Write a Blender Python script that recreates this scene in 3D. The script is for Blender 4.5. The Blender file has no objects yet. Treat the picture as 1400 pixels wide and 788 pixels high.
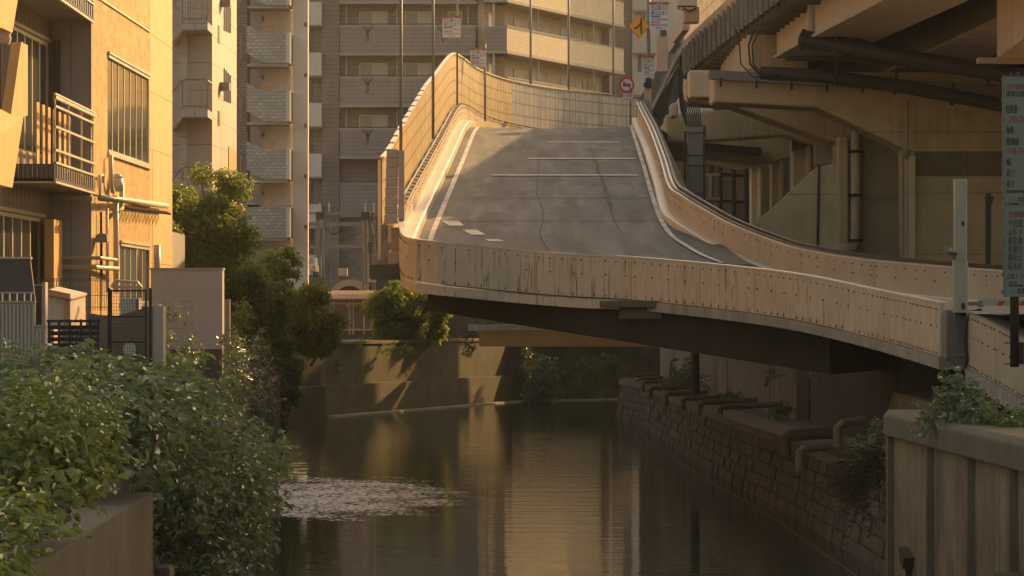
import bpy, math, random
import numpy as np
from mathutils import Vector, Matrix
random.seed(7); RNG = np.random.default_rng(7)
SC = bpy.context.scene; COL = SC.collection
F = 4666.67; HZ = 430.0; CZ = 5.0
def P(px, py, Y): return Vector(((px-700.)/F*Y, Y, CZ+(HZ-py)/F*Y))
def PX(px, Y): return (px-700.)/F*Y
def PZ(py, Y): return CZ+(HZ-py)/F*Y
R = math.radians

# ------------------------------------------------------------------ materials
class NT:
    def __init__(s, m):
        m.use_nodes = True; s.t = m.node_tree; s.n = s.t.nodes; s.l = s.t.links; s.n.clear()
        s.out = s.n.new('ShaderNodeOutputMaterial')
    def add(s, typ, **kw):
        n = s.n.new(typ)
        for k, v in kw.items():
            if k.startswith('i_'):
                n.inputs[k[2:].replace('_', ' ')].default_value = v
            else: setattr(n, k, v)
        return n
    def link(s, a, b): s.l.new(a, b)
    def noise(s, co, scale, detail=4, rough=.6, vec=None):
        if vec is not None:
            mp = s.add('ShaderNodeMapping'); mp.inputs['Scale'].default_value = vec; s.link(co, mp.inputs['Vector']); co = mp.outputs[0]
        n = s.add('ShaderNodeTexNoise'); n.inputs['Scale'].default_value = scale; n.inputs['Detail'].default_value = detail
        n.inputs['Roughness'].default_value = rough; s.link(co, n.inputs['Vector']); return n.outputs['Fac']
    def ramp(s, fac, a, b, ca=(0,0,0,1), cb=(1,1,1,1)):
        r = s.add('ShaderNodeValToRGB'); r.color_ramp.elements[0].position = a; r.color_ramp.elements[1].position = b
        r.color_ramp.elements[0].color = ca; r.color_ramp.elements[1].color = cb; s.link(fac, r.inputs[0]); return r.outputs[0]
    def mix(s, fac, a, b, blend='MIX'):
        m = s.add('ShaderNodeMix', data_type='RGBA', blend_type=blend)
        for sock, v in ((m.inputs[0], fac), (m.inputs[6], a), (m.inputs[7], b)):
            if hasattr(v, 'links') or isinstance(v, bpy.types.NodeSocket): s.link(v, sock)
            elif isinstance(v, (int, float)): sock.default_value = v
            else: sock.default_value = (*v[:3], 1)
        return m.outputs[2]
    def math(s, op, a, b=0., c=None):
        m = s.add('ShaderNodeMath', operation=op)
        for i, v in enumerate((a, b) if c is None else (a, b, c)):
            if isinstance(v, bpy.types.NodeSocket): s.link(v, m.inputs[i])
            else: m.inputs[i].default_value = v
        return m.outputs[0]
    def bump(s, h, strength, dist):
        b = s.add('ShaderNodeBump'); b.inputs['Strength'].default_value = strength; b.inputs['Distance'].default_value = dist
        s.link(h, b.inputs['Height']); return b.outputs[0]

def weathered(name, base, rough=.8, var=.16, streak=.35, scol=(.05,.04,.03), bump=.25, bscale=18, metal=0., vs=.9, sv=(5,5,.28), rust=0., grain=0., spec=.3,
              uvgrid=None, brick=None, joints=None, trans=0.):
    m = bpy.data.materials.new(name); t = NT(m)
    tc = t.add('ShaderNodeTexCoord'); co = tc.outputs['Object']
    n1 = t.noise(co, vs, 5, .65)
    lo = tuple(c*(1-var*1.4) for c in base); hi = tuple(min(1, c*(1+var)) for c in base)
    col = t.mix(t.ramp(n1, .3, .7), lo, hi)
    n0 = t.noise(co, bscale*.6, 3, .7)
    col = t.mix(t.math('MULTIPLY', t.ramp(n0, .45, .75), .5*var+.08), col, tuple(c*.55 for c in base))
    if streak > 0:
        st = t.noise(co, 1., 4, .7, vec=sv)
        big = t.noise(co, .35, 2, .5)
        f = t.math('MULTIPLY', t.ramp(st, .5, .72), t.ramp(big, .3, .65)); f = t.math('MULTIPLY', f, streak)
        col = t.mix(f, col, scol)
    if rust > 0:
        st = t.noise(co, 1., 2, .5, vec=(17,17,.6)); st2 = t.noise(co, 1., 3, .6, vec=(3,3,2.2))
        f = t.math('MULTIPLY', t.ramp(st, .56, .64), t.ramp(st2, .42, .6)); f = t.math('MULTIPLY', f, rust)
        col = t.mix(f, col, (.34,.16,.075))
    h = t.noise(co, bscale, 4, .7)
    if grain > 0:
        g = t.noise(co, 9, 3, .75, vec=(1,.17,.38)); col = t.mix(t.math('MULTIPLY', t.ramp(g, .44, .66), grain), col, tuple(c*.42 for c in base))
        h = t.math('ADD', h, g)
    if brick:
        # brick = (axis 'x' or 'y', width, height, mortar size, mortar colour, tint)
        ax, w, hh, ms, mc, tint = brick
        sp = t.add('ShaderNodeSeparateXYZ'); t.link(co, sp.inputs[0]); cb = t.add('ShaderNodeCombineXYZ')
        t.link(sp.outputs[0 if ax == 'x' else 1], cb.inputs[0]); t.link(sp.outputs[2], cb.inputs[1])
        b = t.add('ShaderNodeTexBrick'); b.inputs['Scale'].default_value = 1; b.inputs['Brick Width'].default_value = w; b.inputs['Row Height'].default_value = hh
        b.inputs['Mortar Size'].default_value = ms; b.inputs['Mortar Smooth'].default_value = .2
        b.inputs['Color1'].default_value = (1-tint,)*3+(1,); b.inputs['Color2'].default_value = (1+tint*.3,)*3+(1,); b.inputs['Mortar'].default_value = (*mc, 1)
        t.link(cb.outputs[0], b.inputs['Vector']); col = t.mix(1., col, b.outputs['Color'], 'MULTIPLY')
        h = t.math('SUBTRACT', h, t.math('MULTIPLY', b.outputs['Fac'], 1.5))
    if joints or uvgrid:
        if uvgrid: uvs = t.add('ShaderNodeUVMap'); src = uvs.outputs[0]; w, hh, g = uvgrid; ia, ib = 0, 1
        else:
            src = co; ax, w, hh, g = joints; ia, ib = (0 if ax == 'x' else 1), 2
        sp = t.add('ShaderNodeSeparateXYZ'); t.link(src, sp.inputs[0])
        fs = []
        for i, d in ((ia, w), (ib, hh)):
            if not d: continue
            fr = t.math('FRACT', t.math('DIVIDE', sp.outputs[i], d)); fs.append(t.math('LESS_THAN', fr, g/d))
        f = fs[0] if len(fs) == 1 else t.math('MAXIMUM', fs[0], fs[1])
        col = t.mix(t.math('MULTIPLY', f, .55 if uvgrid else .8), col, tuple(c*.35 for c in base)); h = t.math('SUBTRACT', h, t.math('MULTIPLY', f, 1.2))
    p = t.add('ShaderNodeBsdfPrincipled'); t.link(col, p.inputs['Base Color']); p.inputs['Metallic'].default_value = metal
    p.inputs['Specular IOR Level'].default_value = spec
    rr = t.math('MULTIPLY_ADD', n1, .25, rough-.12); t.link(rr, p.inputs['Roughness'])
    if bump: t.link(t.bump(h, bump, .03), p.inputs['Normal'])
    if trans:
        tr = t.add('ShaderNodeBsdfTranslucent'); t.link(col, tr.inputs[0]); mx = t.add('ShaderNodeMixShader'); mx.inputs[0].default_value = trans
        t.link(p.outputs[0], mx.inputs[1]); t.link(tr.outputs[0], mx.inputs[2]); t.link(mx.outputs[0], t.out.inputs[0]); return m
    t.link(p.outputs[0], t.out.inputs[0]); return m

def plain(name, col, rough=.5, metal=0., spec=.4): return weathered(name, col, rough, .06, .12, bump=.05, metal=metal, spec=spec)

def glassmat(name, col, rough=.06, spec=1.0):
    m = bpy.data.materials.new(name); t = NT(m); p = t.add('ShaderNodeBsdfPrincipled')
    tc = t.add('ShaderNodeTexCoord'); n = t.noise(tc.outputs['Object'], .8, 2)
    t.link(t.mix(n, tuple(c*.6 for c in col), col), p.inputs['Base Color'])
    p.inputs['Roughness'].default_value = rough; p.inputs['Specular IOR Level'].default_value = spec
    t.link(t.bump(t.noise(tc.outputs['Object'], .5, 1), .15, .02), p.inputs['Normal'])
    t.link(p.outputs[0], t.out.inputs[0]); return m

def leafmat(name, c1, c2, c3, trans=.35, rough=.42, spec=.5):
    m = bpy.data.materials.new(name); t = NT(m); tc = t.add('ShaderNodeTexCoord'); g = t.add('ShaderNodeNewGeometry')
    n = t.noise(tc.outputs['Object'], 1.1, 3)
    col = t.mix(t.ramp(n, .35, .65), c1, c2); col = t.mix(t.ramp(g.outputs['Random Per Island'], .55, 1.), col, c3)
    p = t.add('ShaderNodeBsdfPrincipled'); t.link(col, p.inputs['Base Color']); p.inputs['Roughness'].default_value = rough; p.inputs['Specular IOR Level'].default_value = spec
    tr = t.add('ShaderNodeBsdfTranslucent'); t.link(t.mix(.5, col, (.24,.30,.03)), tr.inputs[0])
    mx = t.add('ShaderNodeMixShader'); mx.inputs[0].default_value = trans; t.link(p.outputs[0], mx.inputs[1]); t.link(tr.outputs[0], mx.inputs[2])
    t.link(mx.outputs[0], t.out.inputs[0]); return m

M = {}
M['parapet'] = weathered('cream_steel', (.67,.53,.37), .55, .10, .30, (.22,.15,.10), .06, 12, rust=.75, spec=.4)
M['parapet_clean'] = weathered('cream_steel_clean', (.52,.425,.31), .42, .10, .25, (.22,.15,.10), .06, 12, rust=.25, spec=.5)
M['kerbcon'] = weathered('edge_concrete', (.40,.335,.265), .85, .2, .55, (.08,.06,.045), .3)
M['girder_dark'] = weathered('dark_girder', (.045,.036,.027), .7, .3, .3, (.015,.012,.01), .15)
M['bolt'] = plain('bolt_steel', (.09,.065,.045), .5)
M['noise_wall'] = weathered('noise_wall', (.93,.67,.34), .45, .16, .35, (.25,.17,.09), .2, 10, uvgrid=(.56,.52,.075), spec=.5, trans=.55)
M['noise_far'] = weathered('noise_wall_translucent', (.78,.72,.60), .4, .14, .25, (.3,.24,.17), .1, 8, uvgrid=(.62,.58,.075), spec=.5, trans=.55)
M['coping'] = weathered('coping', (.70,.60,.46), .4, .08, .1, bump=.05, spec=.5)
M['louvre'] = weathered('louvre', (.56,.44,.36), .5, .06, .15, bump=.05)
M['con_light'] = weathered('concrete_light', (.43,.36,.28), .85, .16, .45, (.12,.09,.065), .3)
M['con_mid'] = weathered('concrete_mid', (.20,.15,.09), .85, .2, .6, (.07,.055,.04), .35)
M['con_pier'] = weathered('concrete_pier', (.56,.46,.28), .8, .14, .45, (.15,.11,.07), .15, joints=('x', None, 2.4, .03))
M['con_board'] = weathered('board_formed', (.30,.24,.18), .9, .15, .85, (.09,.07,.05), .3, sv=(11,11,.12))
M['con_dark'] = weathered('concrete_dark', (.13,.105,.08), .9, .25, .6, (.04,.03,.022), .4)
M['near_wall'] = weathered('near_wall_concrete', (.33,.22,.12), .88, .28, .95, (.07,.05,.033), .35, sv=(4,4,.10))
M['stone'] = weathered('stone_block', (.135,.105,.072), .85, .38, .85, (.05,.042,.03), .7, 14)
M['girder_con'] = weathered('girder_concrete', (.50,.37,.24), .8, .12, .5, (.2,.13,.07), .12, sv=(9,9,.2))
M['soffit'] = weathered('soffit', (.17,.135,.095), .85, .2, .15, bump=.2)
M['ribs'] = weathered('rib_steel', (.34,.29,.22), .6, .2, .3, bump=.1)
M['pipe'] = weathered('pipe_paint', (.40,.325,.22), .5, .12, .25, bump=.05)
M['pipe_dark'] = weathered('pipe_dark', (.055,.044,.032), .6, .2, .2, bump=.05)
M['cable'] = plain('cable_black', (.03,.026,.022), .6)
M['steel_grey'] = weathered('steel_grey', (.22,.205,.185), .5, .12, .3, bump=.05)
M['steel_box'] = weathered('steel_box', (.20,.185,.155), .55, .2, .4, bump=.1)
M['white_post'] = weathered('white_post', (.46,.40,.30), .5, .06, .15, bump=.03)
M['asphalt'] = None
M['linepaint'] = weathered('line_paint', (.62,.58,.51), .7, .3, .75, (.14,.13,.115), bump=.2, bscale=30, sv=(2.5,2.5,1))
M['joint'] = plain('expansion_joint', (.50,.46,.40), .5)
M['crack'] = plain('tar_seal', (.018,.017,.016), .8)
M['bldgA'] = weathered('rough_render', (.60,.40,.165), .85, .14, .30, (.3,.22,.13), .8, 30, grain=.5)
M['bldgA2'] = weathered('panel_render', (.63,.43,.185), .8, .08, .25, (.3,.22,.13), .12, joints=('y', None, 1.62, .03))
M['panelgrey'] = weathered('grey_panel', (.33,.31,.295), .65, .05, .1, bump=.04, joints=('x', .48, None, .02))
M['slat'] = weathered('slatted_cladding', (.30,.255,.20), .7, .06, .1, bump=.05, joints=('y', .6, None, .1))
M['glassA'] = glassmat('office_glass', (.10,.115,.095))
M['glassdark'] = glassmat('dark_glass', (.045,.045,.045), .08)
M['curtain'] = plain('curtained_glass', (.30,.285,.25), .25)
M['curtain_light'] = plain('curtained_glass_light', (.50,.47,.40), .3)
M['frame_cream'] = plain('frame_cream', (.60,.54,.40), .4)
M['frame_dark'] = plain('frame_dark', (.10,.09,.08), .45)
M['metal_deck'] = weathered('balcony_deck', (.25,.23,.20), .5, .1, .2, bump=.05)
M['stairwall'] = weathered('stair_render', (.60,.37,.14), .85, .08, .2, (.3,.2,.1), .2)
M['bldgC'] = weathered('tile_panel', (.43,.375,.32), .75, .05, .12, bump=.04, joints=('x', 1.0, 1.0, .03))
M['bldgC_side'] = weathered('tile_panel_side', (.55,.46,.36), .75, .05, .12, bump=.04, joints=('y', 2.2, 1.0, .03))  # sunlit side painted as a lighter, warmer copy of the front tile
M['bldgD'] = weathered('pale_render', (.70,.63,.54), .85, .06, .2, (.3,.26,.2), .1)
M['tileD'] = weathered('balcony_tile', (.50,.475,.43), .7, .05, .1, bump=.25, brick=('x', .34, .17, .03, (.62,.6,.58), .28))
M['tileD_dark'] = weathered('column_tile', (.26,.235,.22), .7, .05, .1, bump=.2, brick=('x', .3, .15, .03, (.6,.58,.56), .25))
M['bldgE'] = weathered('apartment_tile', (.30,.262,.24), .75, .05, .15, bump=.15, brick=('x', 1.1, .27, .025, (.72,.7,.7), .08))
M['bandE'] = weathered('apartment_band', (.325,.28,.26), .75, .05, .15, bump=.15, brick=('x', 1.4, .24, .025, (.74,.72,.72), .06))
M['bandW'] = weathered('wing_band', (.66,.55,.37), .75, .05, .15, bump=.15, brick=('y', .5, .16, .02, (.76,.74,.70), .07))
M['wallW'] = weathered('wing_wall', (.58,.48,.34), .75, .05, .12, bump=.12, brick=('y', .5, .16, .02, (.78,.76,.72), .07))
M['slabE'] = weathered('slab_edge', (.42,.37,.31), .8, .08, .2, bump=.1)
M['doorW'] = plain('door_brown', (.13,.105,.085), .5)
M['doorW2'] = plain('door_grey', (.24,.20,.18), .5)
M['ornament'] = plain('ornament_dark', (.145,.12,.105), .6)
M['pipe_white'] = plain('downpipe_white', (.55,.51,.44), .45)
M['bldgF'] = weathered('back_tile', (.40,.345,.29), .8, .06, .15, bump=.1, brick=('x', .8, .25, .025, (.75,.73,.72), .08))
M['hedge_dark'] = plain('unused', (.1,.1,.1))
M['wall_beige'] = weathered('garden_wall', (.47,.415,.37), .85, .05, .15, (.25,.21,.17), .1)
M['corr'] = weathered('corrugated', (.48,.40,.32), .55, .05, .15, bump=.05)
M['brown'] = weathered('brown_sheet', (.10,.082,.065), .6, .1, .2, bump=.05)
M['black'] = plain('black_steel', (.018,.018,.019), .5)
M['wood'] = plain('wood_fascia', (.42,.22,.10), .6)
M['roof_lit'] = weathered('canopy_roof', (.45,.30,.17), .4, .1, .2, bump=.1, spec=.6)
M['orange_beam'] = weathered('orange_girder', (.46,.25,.09), .6, .12, .3, (.2,.12,.06), .05)
M['bark'] = weathered('bark', (.10,.075,.05), .9, .3, .4, bump=.7)
M['sign_white'] = plain('sign_white', (.72,.70,.70), .5)
M['sign_yellow'] = plain('sign_yellow', (.78,.36,.02), .45)
M['sign_black'] = plain('sign_black', (.02,.02,.022), .5)
M['sign_red'] = plain('sign_red', (.55,.045,.025), .5)
M['sign_band'] = plain('sign_band_red', (.42,.07,.05), .5)
M['sign_blue'] = plain('sign_blue', (.05,.13,.45), .5)
M['sign_pink'] = plain('sign_pink', (.75,.15,.15), .5)
M['sign_green'] = plain('sign_greengrey', (.25,.265,.215), .55)
M['sign_rim'] = plain('sign_rim', (.18,.17,.15), .5)
M['ink'] = plain('ink_navy', (.04,.045,.10), .6)
M['inkred'] = plain('ink_red', (.35,.05,.04), .6)
M['inkblack'] = plain('ink_black', (.03,.03,.03), .6)
M['teal'] = plain('logo_teal', (.05,.30,.33), .6)
M['carpaint'] = plain('car_black', (.02,.02,.022), .2, spec=.8)
M['carwhite'] = plain('car_silver', (.42,.42,.42), .3, spec=.7)
M['carred'] = plain('car_lamp', (.4,.03,.02), .3)
M['tyre'] = plain('tyre', (.02,.02,.02), .8)
M['leaf_tree'] = leafmat('leaf_tree', (.095,.14,.030), (.17,.21,.038), (.26,.27,.045), .55)
M['leaf_lit'] = leafmat('leaf_lit', (.17,.19,.025), (.30,.28,.035), (.45,.38,.05), .62)  # sun glow put into a brighter, yellower leaf colour
M['leaf_dark'] = leafmat('leaf_dark', (.085,.125,.035), (.14,.18,.045), (.22,.24,.06), .42)
M['leaf_bush'] = leafmat('leaf_bush', (.115,.150,.070), (.175,.205,.10), (.26,.275,.15), .3, .42, .6)
M['leaf_yellow'] = leafmat('leaf_yellow', (.15,.19,.050), (.22,.25,.065), (.30,.31,.10), .35, .42, .6)
M['leaf_ivy'] = leafmat('leaf_ivy', (.075,.10,.05), (.11,.14,.075), (.17,.19,.11), .2, .30, .8)
M['twig'] = leafmat('dead_twig', (.07,.045,.028), (.10,.06,.035), (.14,.085,.05), .1, .8, .2)

def asphalt():
    m = bpy.data.materials.new('asphalt'); t = NT(m); tc = t.add('ShaderNodeTexCoord'); co = tc.outputs['Object']
    a = t.noise(co, 3.5, 6, .75); b = t.noise(co, .5, 3, .6); g = t.noise(co, 40, 2, .8)
    w = t.noise(co, 1., 3, .6, vec=(1.6,.12,.1)); pt = t.noise(co, 1., 2, .5, vec=(.7,.18,.1))
    col = t.mix(t.ramp(a, .3, .72), (.056,.055,.053), (.118,.115,.110))
    col = t.mix(t.math('MULTIPLY', t.ramp(w, .42, .65), .7), col, (.185,.178,.165))
    col = t.mix(t.math('MULTIPLY', t.ramp(pt, .53, .60), .5), col, (.030,.028,.026))
    col = t.mix(t.math('MULTIPLY', t.ramp(g, .5, .75), .4), col, (.12,.11,.095))
    p = t.add('ShaderNodeBsdfPrincipled'); t.link(col, p.inputs['Base Color']); p.inputs['Roughness'].default_value = .8; p.inputs['Specular IOR Level'].default_value = .35
    t.link(t.bump(t.math('ADD', g, a), .35, .02), p.inputs['Normal']); t.link(p.outputs[0], t.out.inputs[0]); return m
M['asphalt'] = asphalt()

def watermat():
    m = bpy.data.materials.new('canal_water'); t = NT(m); tc = t.add('ShaderNodeTexCoord'); co = tc.outputs['Object']
    p = t.add('ShaderNodeBsdfPrincipled'); p.inputs['Base Color'].default_value = (.032,.043,.026,1)
    p.inputs['Roughness'].default_value = .03; p.inputs['IOR'].default_value = 1.33
    # calm ripples everywhere, livelier by patches
    r1 = t.noise(co, 1., 3, .55, vec=(.30,1.25,1)); r2 = t.noise(co, 1., 3, .6, vec=(1.1,4.,1))
    big = t.ramp(t.noise(co, 1., 3, .5, vec=(.22,.045,1)), .40, .66)
    h = t.math('ADD', t.math('MULTIPLY', r1, .013), t.math('MULTIPLY', t.math('MULTIPLY', r2, .0045), t.math('ADD', big, .35)))
    b = t.add('ShaderNodeBump'); b.inputs['Strength'].default_value = 1; b.inputs['Distance'].default_value = 1.; t.link(h, b.inputs['Height'])
    t.link(b.outputs[0], p.inputs['Normal']); t.link(p.outputs[0], t.out.inputs[0]); return m
M['water'] = watermat()
def groundmat(name, c1, c2):
    m = bpy.data.materials.new(name); t = NT(m); tc = t.add('ShaderNodeTexCoord'); a = t.noise(tc.outputs['Object'], 2, 6, .7)
    p = t.add('ShaderNodeBsdfPrincipled'); t.link(t.mix(a, c1, c2), p.inputs['Base Color']); p.inputs['Roughness'].default_value = .95
    t.link(t.bump(a, .5, .05), p.inputs['Normal']); t.link(p.outputs[0], t.out.inputs[0]); return m
M['fascia'] = weathered('fascia_steel', (.075,.062,.048), .6, .2, .3, bump=.1)
M['con_pale'] = weathered('concrete_pale', (.72,.60,.41), .75, .1, .3, (.2,.15,.09), .1)
M['con_fore'] = weathered('foreground_concrete', (.105,.082,.06), .9, .25, .8, (.03,.024,.018), .4, sv=(4,4,.2))
M['rope'] = plain('rope', (.22,.155,.07), .8)
M['glitter_paint'] = plain('glitter_paint', (.92,.88,.84), .5)  # white flecks that paint the glitter on the rippled water
M['far_wall'] = weathered('mossy_wall', (.105,.098,.055), .9, .3, .7, (.06,.055,.025), .4, sv=(3,3,.2))
M['rust'] = weathered('rust_run', (.40,.22,.115), .8, .25, .2, bump=.1)
M['soil'] = groundmat('soil', (.05,.042,.03), (.10,.085,.06)); M['asphalt_dark'] = groundmat('asphalt_dark', (.03,.028,.025), (.06,.055,.048)); M['paving'] = groundmat('paving', (.12,.11,.095), (.2,.18,.155))

# ------------------------------------------------------------------ mesh building
class MB:
    def __init__(s): s.v = []; s.f = []; s.m = []; s.uv = {}; s.cur = 0; s.marks = []
    def face(s, idx, uv=None):
        s.f.append(tuple(idx)); s.m.append(s.cur)
        if uv: s.uv[len(s.f)-1] = uv
    def poly(s, pts):
        n = len(s.v); s.v += [tuple(p) for p in pts]; s.face(range(n, n+len(pts))); return s
    def hexa(s, a, b):   # a: 4 bottom points ccw, b: 4 top points
        n = len(s.v); s.marks.append((n, len(s.f))); s.v += [tuple(p) for p in a]+[tuple(p) for p in b]
        for q in ((3,2,1,0),(4,5,6,7),(0,1,5,4),(1,2,6,5),(2,3,7,6),(3,0,4,7)): s.face([n+i for i in q])
        return s
    def box(s, x0, x1, y0, y1, z0, z1):
        if x0 > x1: x0, x1 = x1, x0
        if y0 > y1: y0, y1 = y1, y0
        if z0 > z1: z0, z1 = z1, z0
        return s.hexa([(x0,y0,z0),(x1,y0,z0),(x1,y1,z0),(x0,y1,z0)], [(x0,y0,z1),(x1,y0,z1),(x1,y1,z1),(x0,y1,z1)])
    def pb(s, px0, px1, py0, py1, Y, d):   # box whose front face covers that rectangle at depth Y
        return s.box(PX(px0,Y), PX(px1,Y), Y, Y+d, PZ(py1,Y), PZ(py0,Y))
    def bar(s, a, b, w, h=None):           # rectangular bar between two points
        a = Vector(a); b = Vector(b); h = h or w; t = (b-a).normalized()
        u = t.cross(Vector((0,0,1)));
        if u.length < 1e-3: u = Vector((1,0,0))
        u.normalize(); w_ = u.cross(t).normalized(); u = u*w/2; w_ = w_*h/2
        return s.hexa([a-u-w_, a+u-w_, b+u-w_, b-u-w_], [a-u+w_, a+u+w_, b+u+w_, b-u+w_])
    def tube(s, pts, r, seg=8, cap=True):
        pts = [Vector(p) for p in pts]; n0 = len(s.v); s.marks.append((n0, len(s.f))); rs = r if isinstance(r, (list, tuple)) else [r]*len(pts)
        up = None
        for i, p in enumerate(pts):
            t = (pts[min(i+1, len(pts)-1)]-pts[max(i-1, 0)]).normalized()
            if up is None: up = t.orthogonal().normalized()
            else:
                up = up-t*up.dot(t)
                up = up.normalized() if up.length > 1e-4 else t.orthogonal().normalized()
            w = t.cross(up)
            for k in range(seg):
                a = 2*math.pi*k/seg; s.v.append(tuple(p+(up*math.cos(a)+w*math.sin(a))*rs[i]))
        for i in range(len(pts)-1):
            for k in range(seg):
                a = n0+i*seg+k; b = n0+i*seg+(k+1) % seg; s.face((a, b, b+seg, a+seg))
        if cap:
            s.face([n0+k for k in range(seg)][::-1]); s.face([n0+(len(pts)-1)*seg+k for k in range(seg)])
        return s
    def sweep(s, path, prof, z=True):      # prof: closed list of (offset to the right of travel, height)
        path = [Vector(p) for p in path]; n0 = len(s.v); k = len(prof); L = 0; us = []
        for i, p in enumerate(path):
            t = path[min(i+1, len(path)-1)]-path[max(i-1, 0)]; t.z = 0; t.normalize(); n = Vector((t.y, -t.x, 0))
            if i: L += (p-path[i-1]).length
            us.append(L)
            for (o, h) in prof: s.v.append(tuple(p+n*o+Vector((0, 0, h))))
        for i in range(len(path)-1):
            for j in range(k):
                a = n0+i*k+j; b = n0+i*k+(j+1) % k; h0 = prof[j][1]; h1 = prof[(j+1) % k][1]
                s.face((a, a+k, b+k, b), [(us[i], h0), (us[i+1], h0), (us[i+1], h1), (us[i], h1)])
        s.face([n0+j for j in range(k)]); s.face([n0+(len(path)-1)*k+j for j in range(k)][::-1]); return s
    def prism(s, poly, d):                 # planar outline thickened by vector d
        n = len(s.v); s.marks.append((n, len(s.f))); k = len(poly); d = Vector(d); s.v += [tuple(p) for p in poly]+[tuple(Vector(p)+d) for p in poly]
        s.face(range(n, n+k)); s.face([n+k+i for i in range(k)][::-1])
        for i in range(k): j = (i+1) % k; s.face((n+j, n+i, n+k+i, n+k+j))
        return s
    def disc(s, c, r, d, seg=24, squash=1.):          # disc facing -Y
        return s.prism([(c[0]+r*math.cos(2*math.pi*i/seg), c[1], c[2]+r*squash*math.sin(2*math.pi*i/seg)) for i in range(seg)], (0, d, 0))
    def sheet(s, path, z0, z1):
        L = 0; n0 = len(s.v)
        for i, p in enumerate(path): s.v += [(p.x,p.y,p.z+z0),(p.x,p.y,p.z+z1)]
        for i in range(len(path)-1):
            l2 = L+(path[i+1]-path[i]).length; a = n0+2*i; s.face((a,a+2,a+3,a+1), [(L,z0),(l2,z0),(l2,z1),(L,z1)]); L = l2
        return s
    def build_each(s, name, mats, parent=None, smooth=False):     # every primitive its own object
        ends = s.marks[1:]+[(len(s.v), len(s.f))]; out = []
        for (v0, f0), (v1, f1) in zip(s.marks, ends):
            m = MB(); m.v = s.v[v0:v1]; m.f = [tuple(i-v0 for i in f) for f in s.f[f0:f1]]; m.m = s.m[f0:f1]; out.append(m.build(name, mats, parent, smooth=smooth))
        return out
    def build(s, name, mats, parent=None, origin=None, smooth=False):
        mats = mats if isinstance(mats, (list, tuple)) else [mats]
        v = np.array(s.v, dtype=float)
        if parent is not None: o = ORG[parent.name]
        elif origin is not None: o = Vector(origin)
        else: o = Vector((v[:,0].mean(), v[:,1].mean(), v[:,2].min()))
        v = v-np.array(o)
        me = bpy.data.meshes.new(name); me.from_pydata(v.tolist(), [], s.f)
        for m in mats: me.materials.append(M[m])
        if len(mats) > 1: me.polygons.foreach_set('material_index', s.m)
        if s.uv:
            ul = me.uv_layers.new(name='UVMap')
            for fi, uv in s.uv.items():
                ls = me.polygons[fi].loop_start
                for q, c in enumerate(uv): ul.data[ls+q].uv = c
        if smooth: me.polygons.foreach_set('use_smooth', [True]*len(me.polygons))
        me.update()
        ob = bpy.data.objects.new(name, me); COL.objects.link(ob); ORG[ob.name] = o
        if parent is not None: ob.parent = parent
        else: ob.location = o
        return ob
ORG = {}
def tag(o, label=None, cat=None, group=None, kind=None):
    if label: o['label'] = label
    if cat: o['category'] = cat
    if group: o['group'] = group
    if kind: o['kind'] = kind
    return o
def thing(name, label, cat, loc, group=None):
    o = bpy.data.objects.new(name, None); o.empty_display_size = .3; COL.objects.link(o); o.location = Vector(loc); ORG[o.name] = Vector(loc)
    return tag(o, label, cat, group)
def struct(name, mb, m, label=None): return tag(mb.build(name, m, origin=(0,0,0)), label, None, None, 'structure')
def bevel(o, w=.02, seg=2):
    b = o.modifiers.new('Bevel', 'BEVEL'); b.width = w; b.segments = seg; b.limit_method = 'ANGLE'; b.angle_limit = R(40); return o
def smooth(pts, step=.6):
    pts = [Vector(p) for p in pts]; out = []
    for i in range(len(pts)-1):
        p0 = pts[max(i-1, 0)]; p1 = pts[i]; p2 = pts[i+1]; p3 = pts[min(i+2, len(pts)-1)]
        n = max(1, int((p2-p1).length/step))
        for k in range(n):
            t = k/n; out.append(.5*((2*p1)+(p2-p0)*t+(2*p0-5*p1+4*p2-p3)*t*t+(3*p1-p0-3*p2+p3)*t**3))
    out.append(pts[-1]); return out
def arclen(path):
    L = [0.]
    for a, b in zip(path, path[1:]): L.append(L[-1]+(b-a).length)
    return L
def at(path, L, s):
    s = max(0, min(L[-1], s))
    for i in range(len(L)-1):
        if L[i+1] >= s: return path[i].lerp(path[i+1], (s-L[i])/max(1e-6, L[i+1]-L[i]))
    return path[-1]
def sub(path, s0, s1):
    L = arclen(path); out = [at(path, L, s0)]+[p for p, l in zip(path, L) if s0+1e-4 < l < s1-1e-4]+[at(path, L, s1)]; return out
def offset(path, o):
    out = []
    for i, p in enumerate(path):
        t = path[min(i+1, len(path)-1)]-path[max(i-1, 0)]; t.z = 0; t.normalize(); out.append(p+Vector((t.y, -t.x, 0))*o)
    return out

# ------------------------------------------------------------------ writing (meshes from the built-in font)
def text_mesh(parent, name, s, m, x, y, z, size, width=None, align='LEFT'):
    cu = bpy.data.curves.new('txt', 'FONT'); cu.body = s; cu.size = size; cu.align_x = align; cu.extrude = .002; cu.resolution_u = 2
    o = bpy.data.objects.new('txt', cu); COL.objects.link(o); dg = bpy.context.evaluated_depsgraph_get(); dg.update()
    me = bpy.data.meshes.new_from_object(o.evaluated_get(dg)); COL.objects.unlink(o); bpy.data.objects.remove(o); bpy.data.curves.remove(cu)
    if len(me.vertices) == 0: return None
    co = np.array([v.co[:] for v in me.vertices]); w = co[:,0].max()-co[:,0].min(); sc = 1. if not width else width/w
    og = ORG[parent.name]
    for v in me.vertices:
        c = v.co.copy(); v.co = Vector((x+(c.x-(co[:,0].min() if align == 'LEFT' else 0))*sc, y-c.z, z+c.y))-og
    me.materials.clear(); me.materials.append(M[m]); me.update()
    ob = bpy.data.objects.new(name, me); COL.objects.link(ob); ob.parent = parent; ORG[ob.name] = og; return ob

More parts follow.
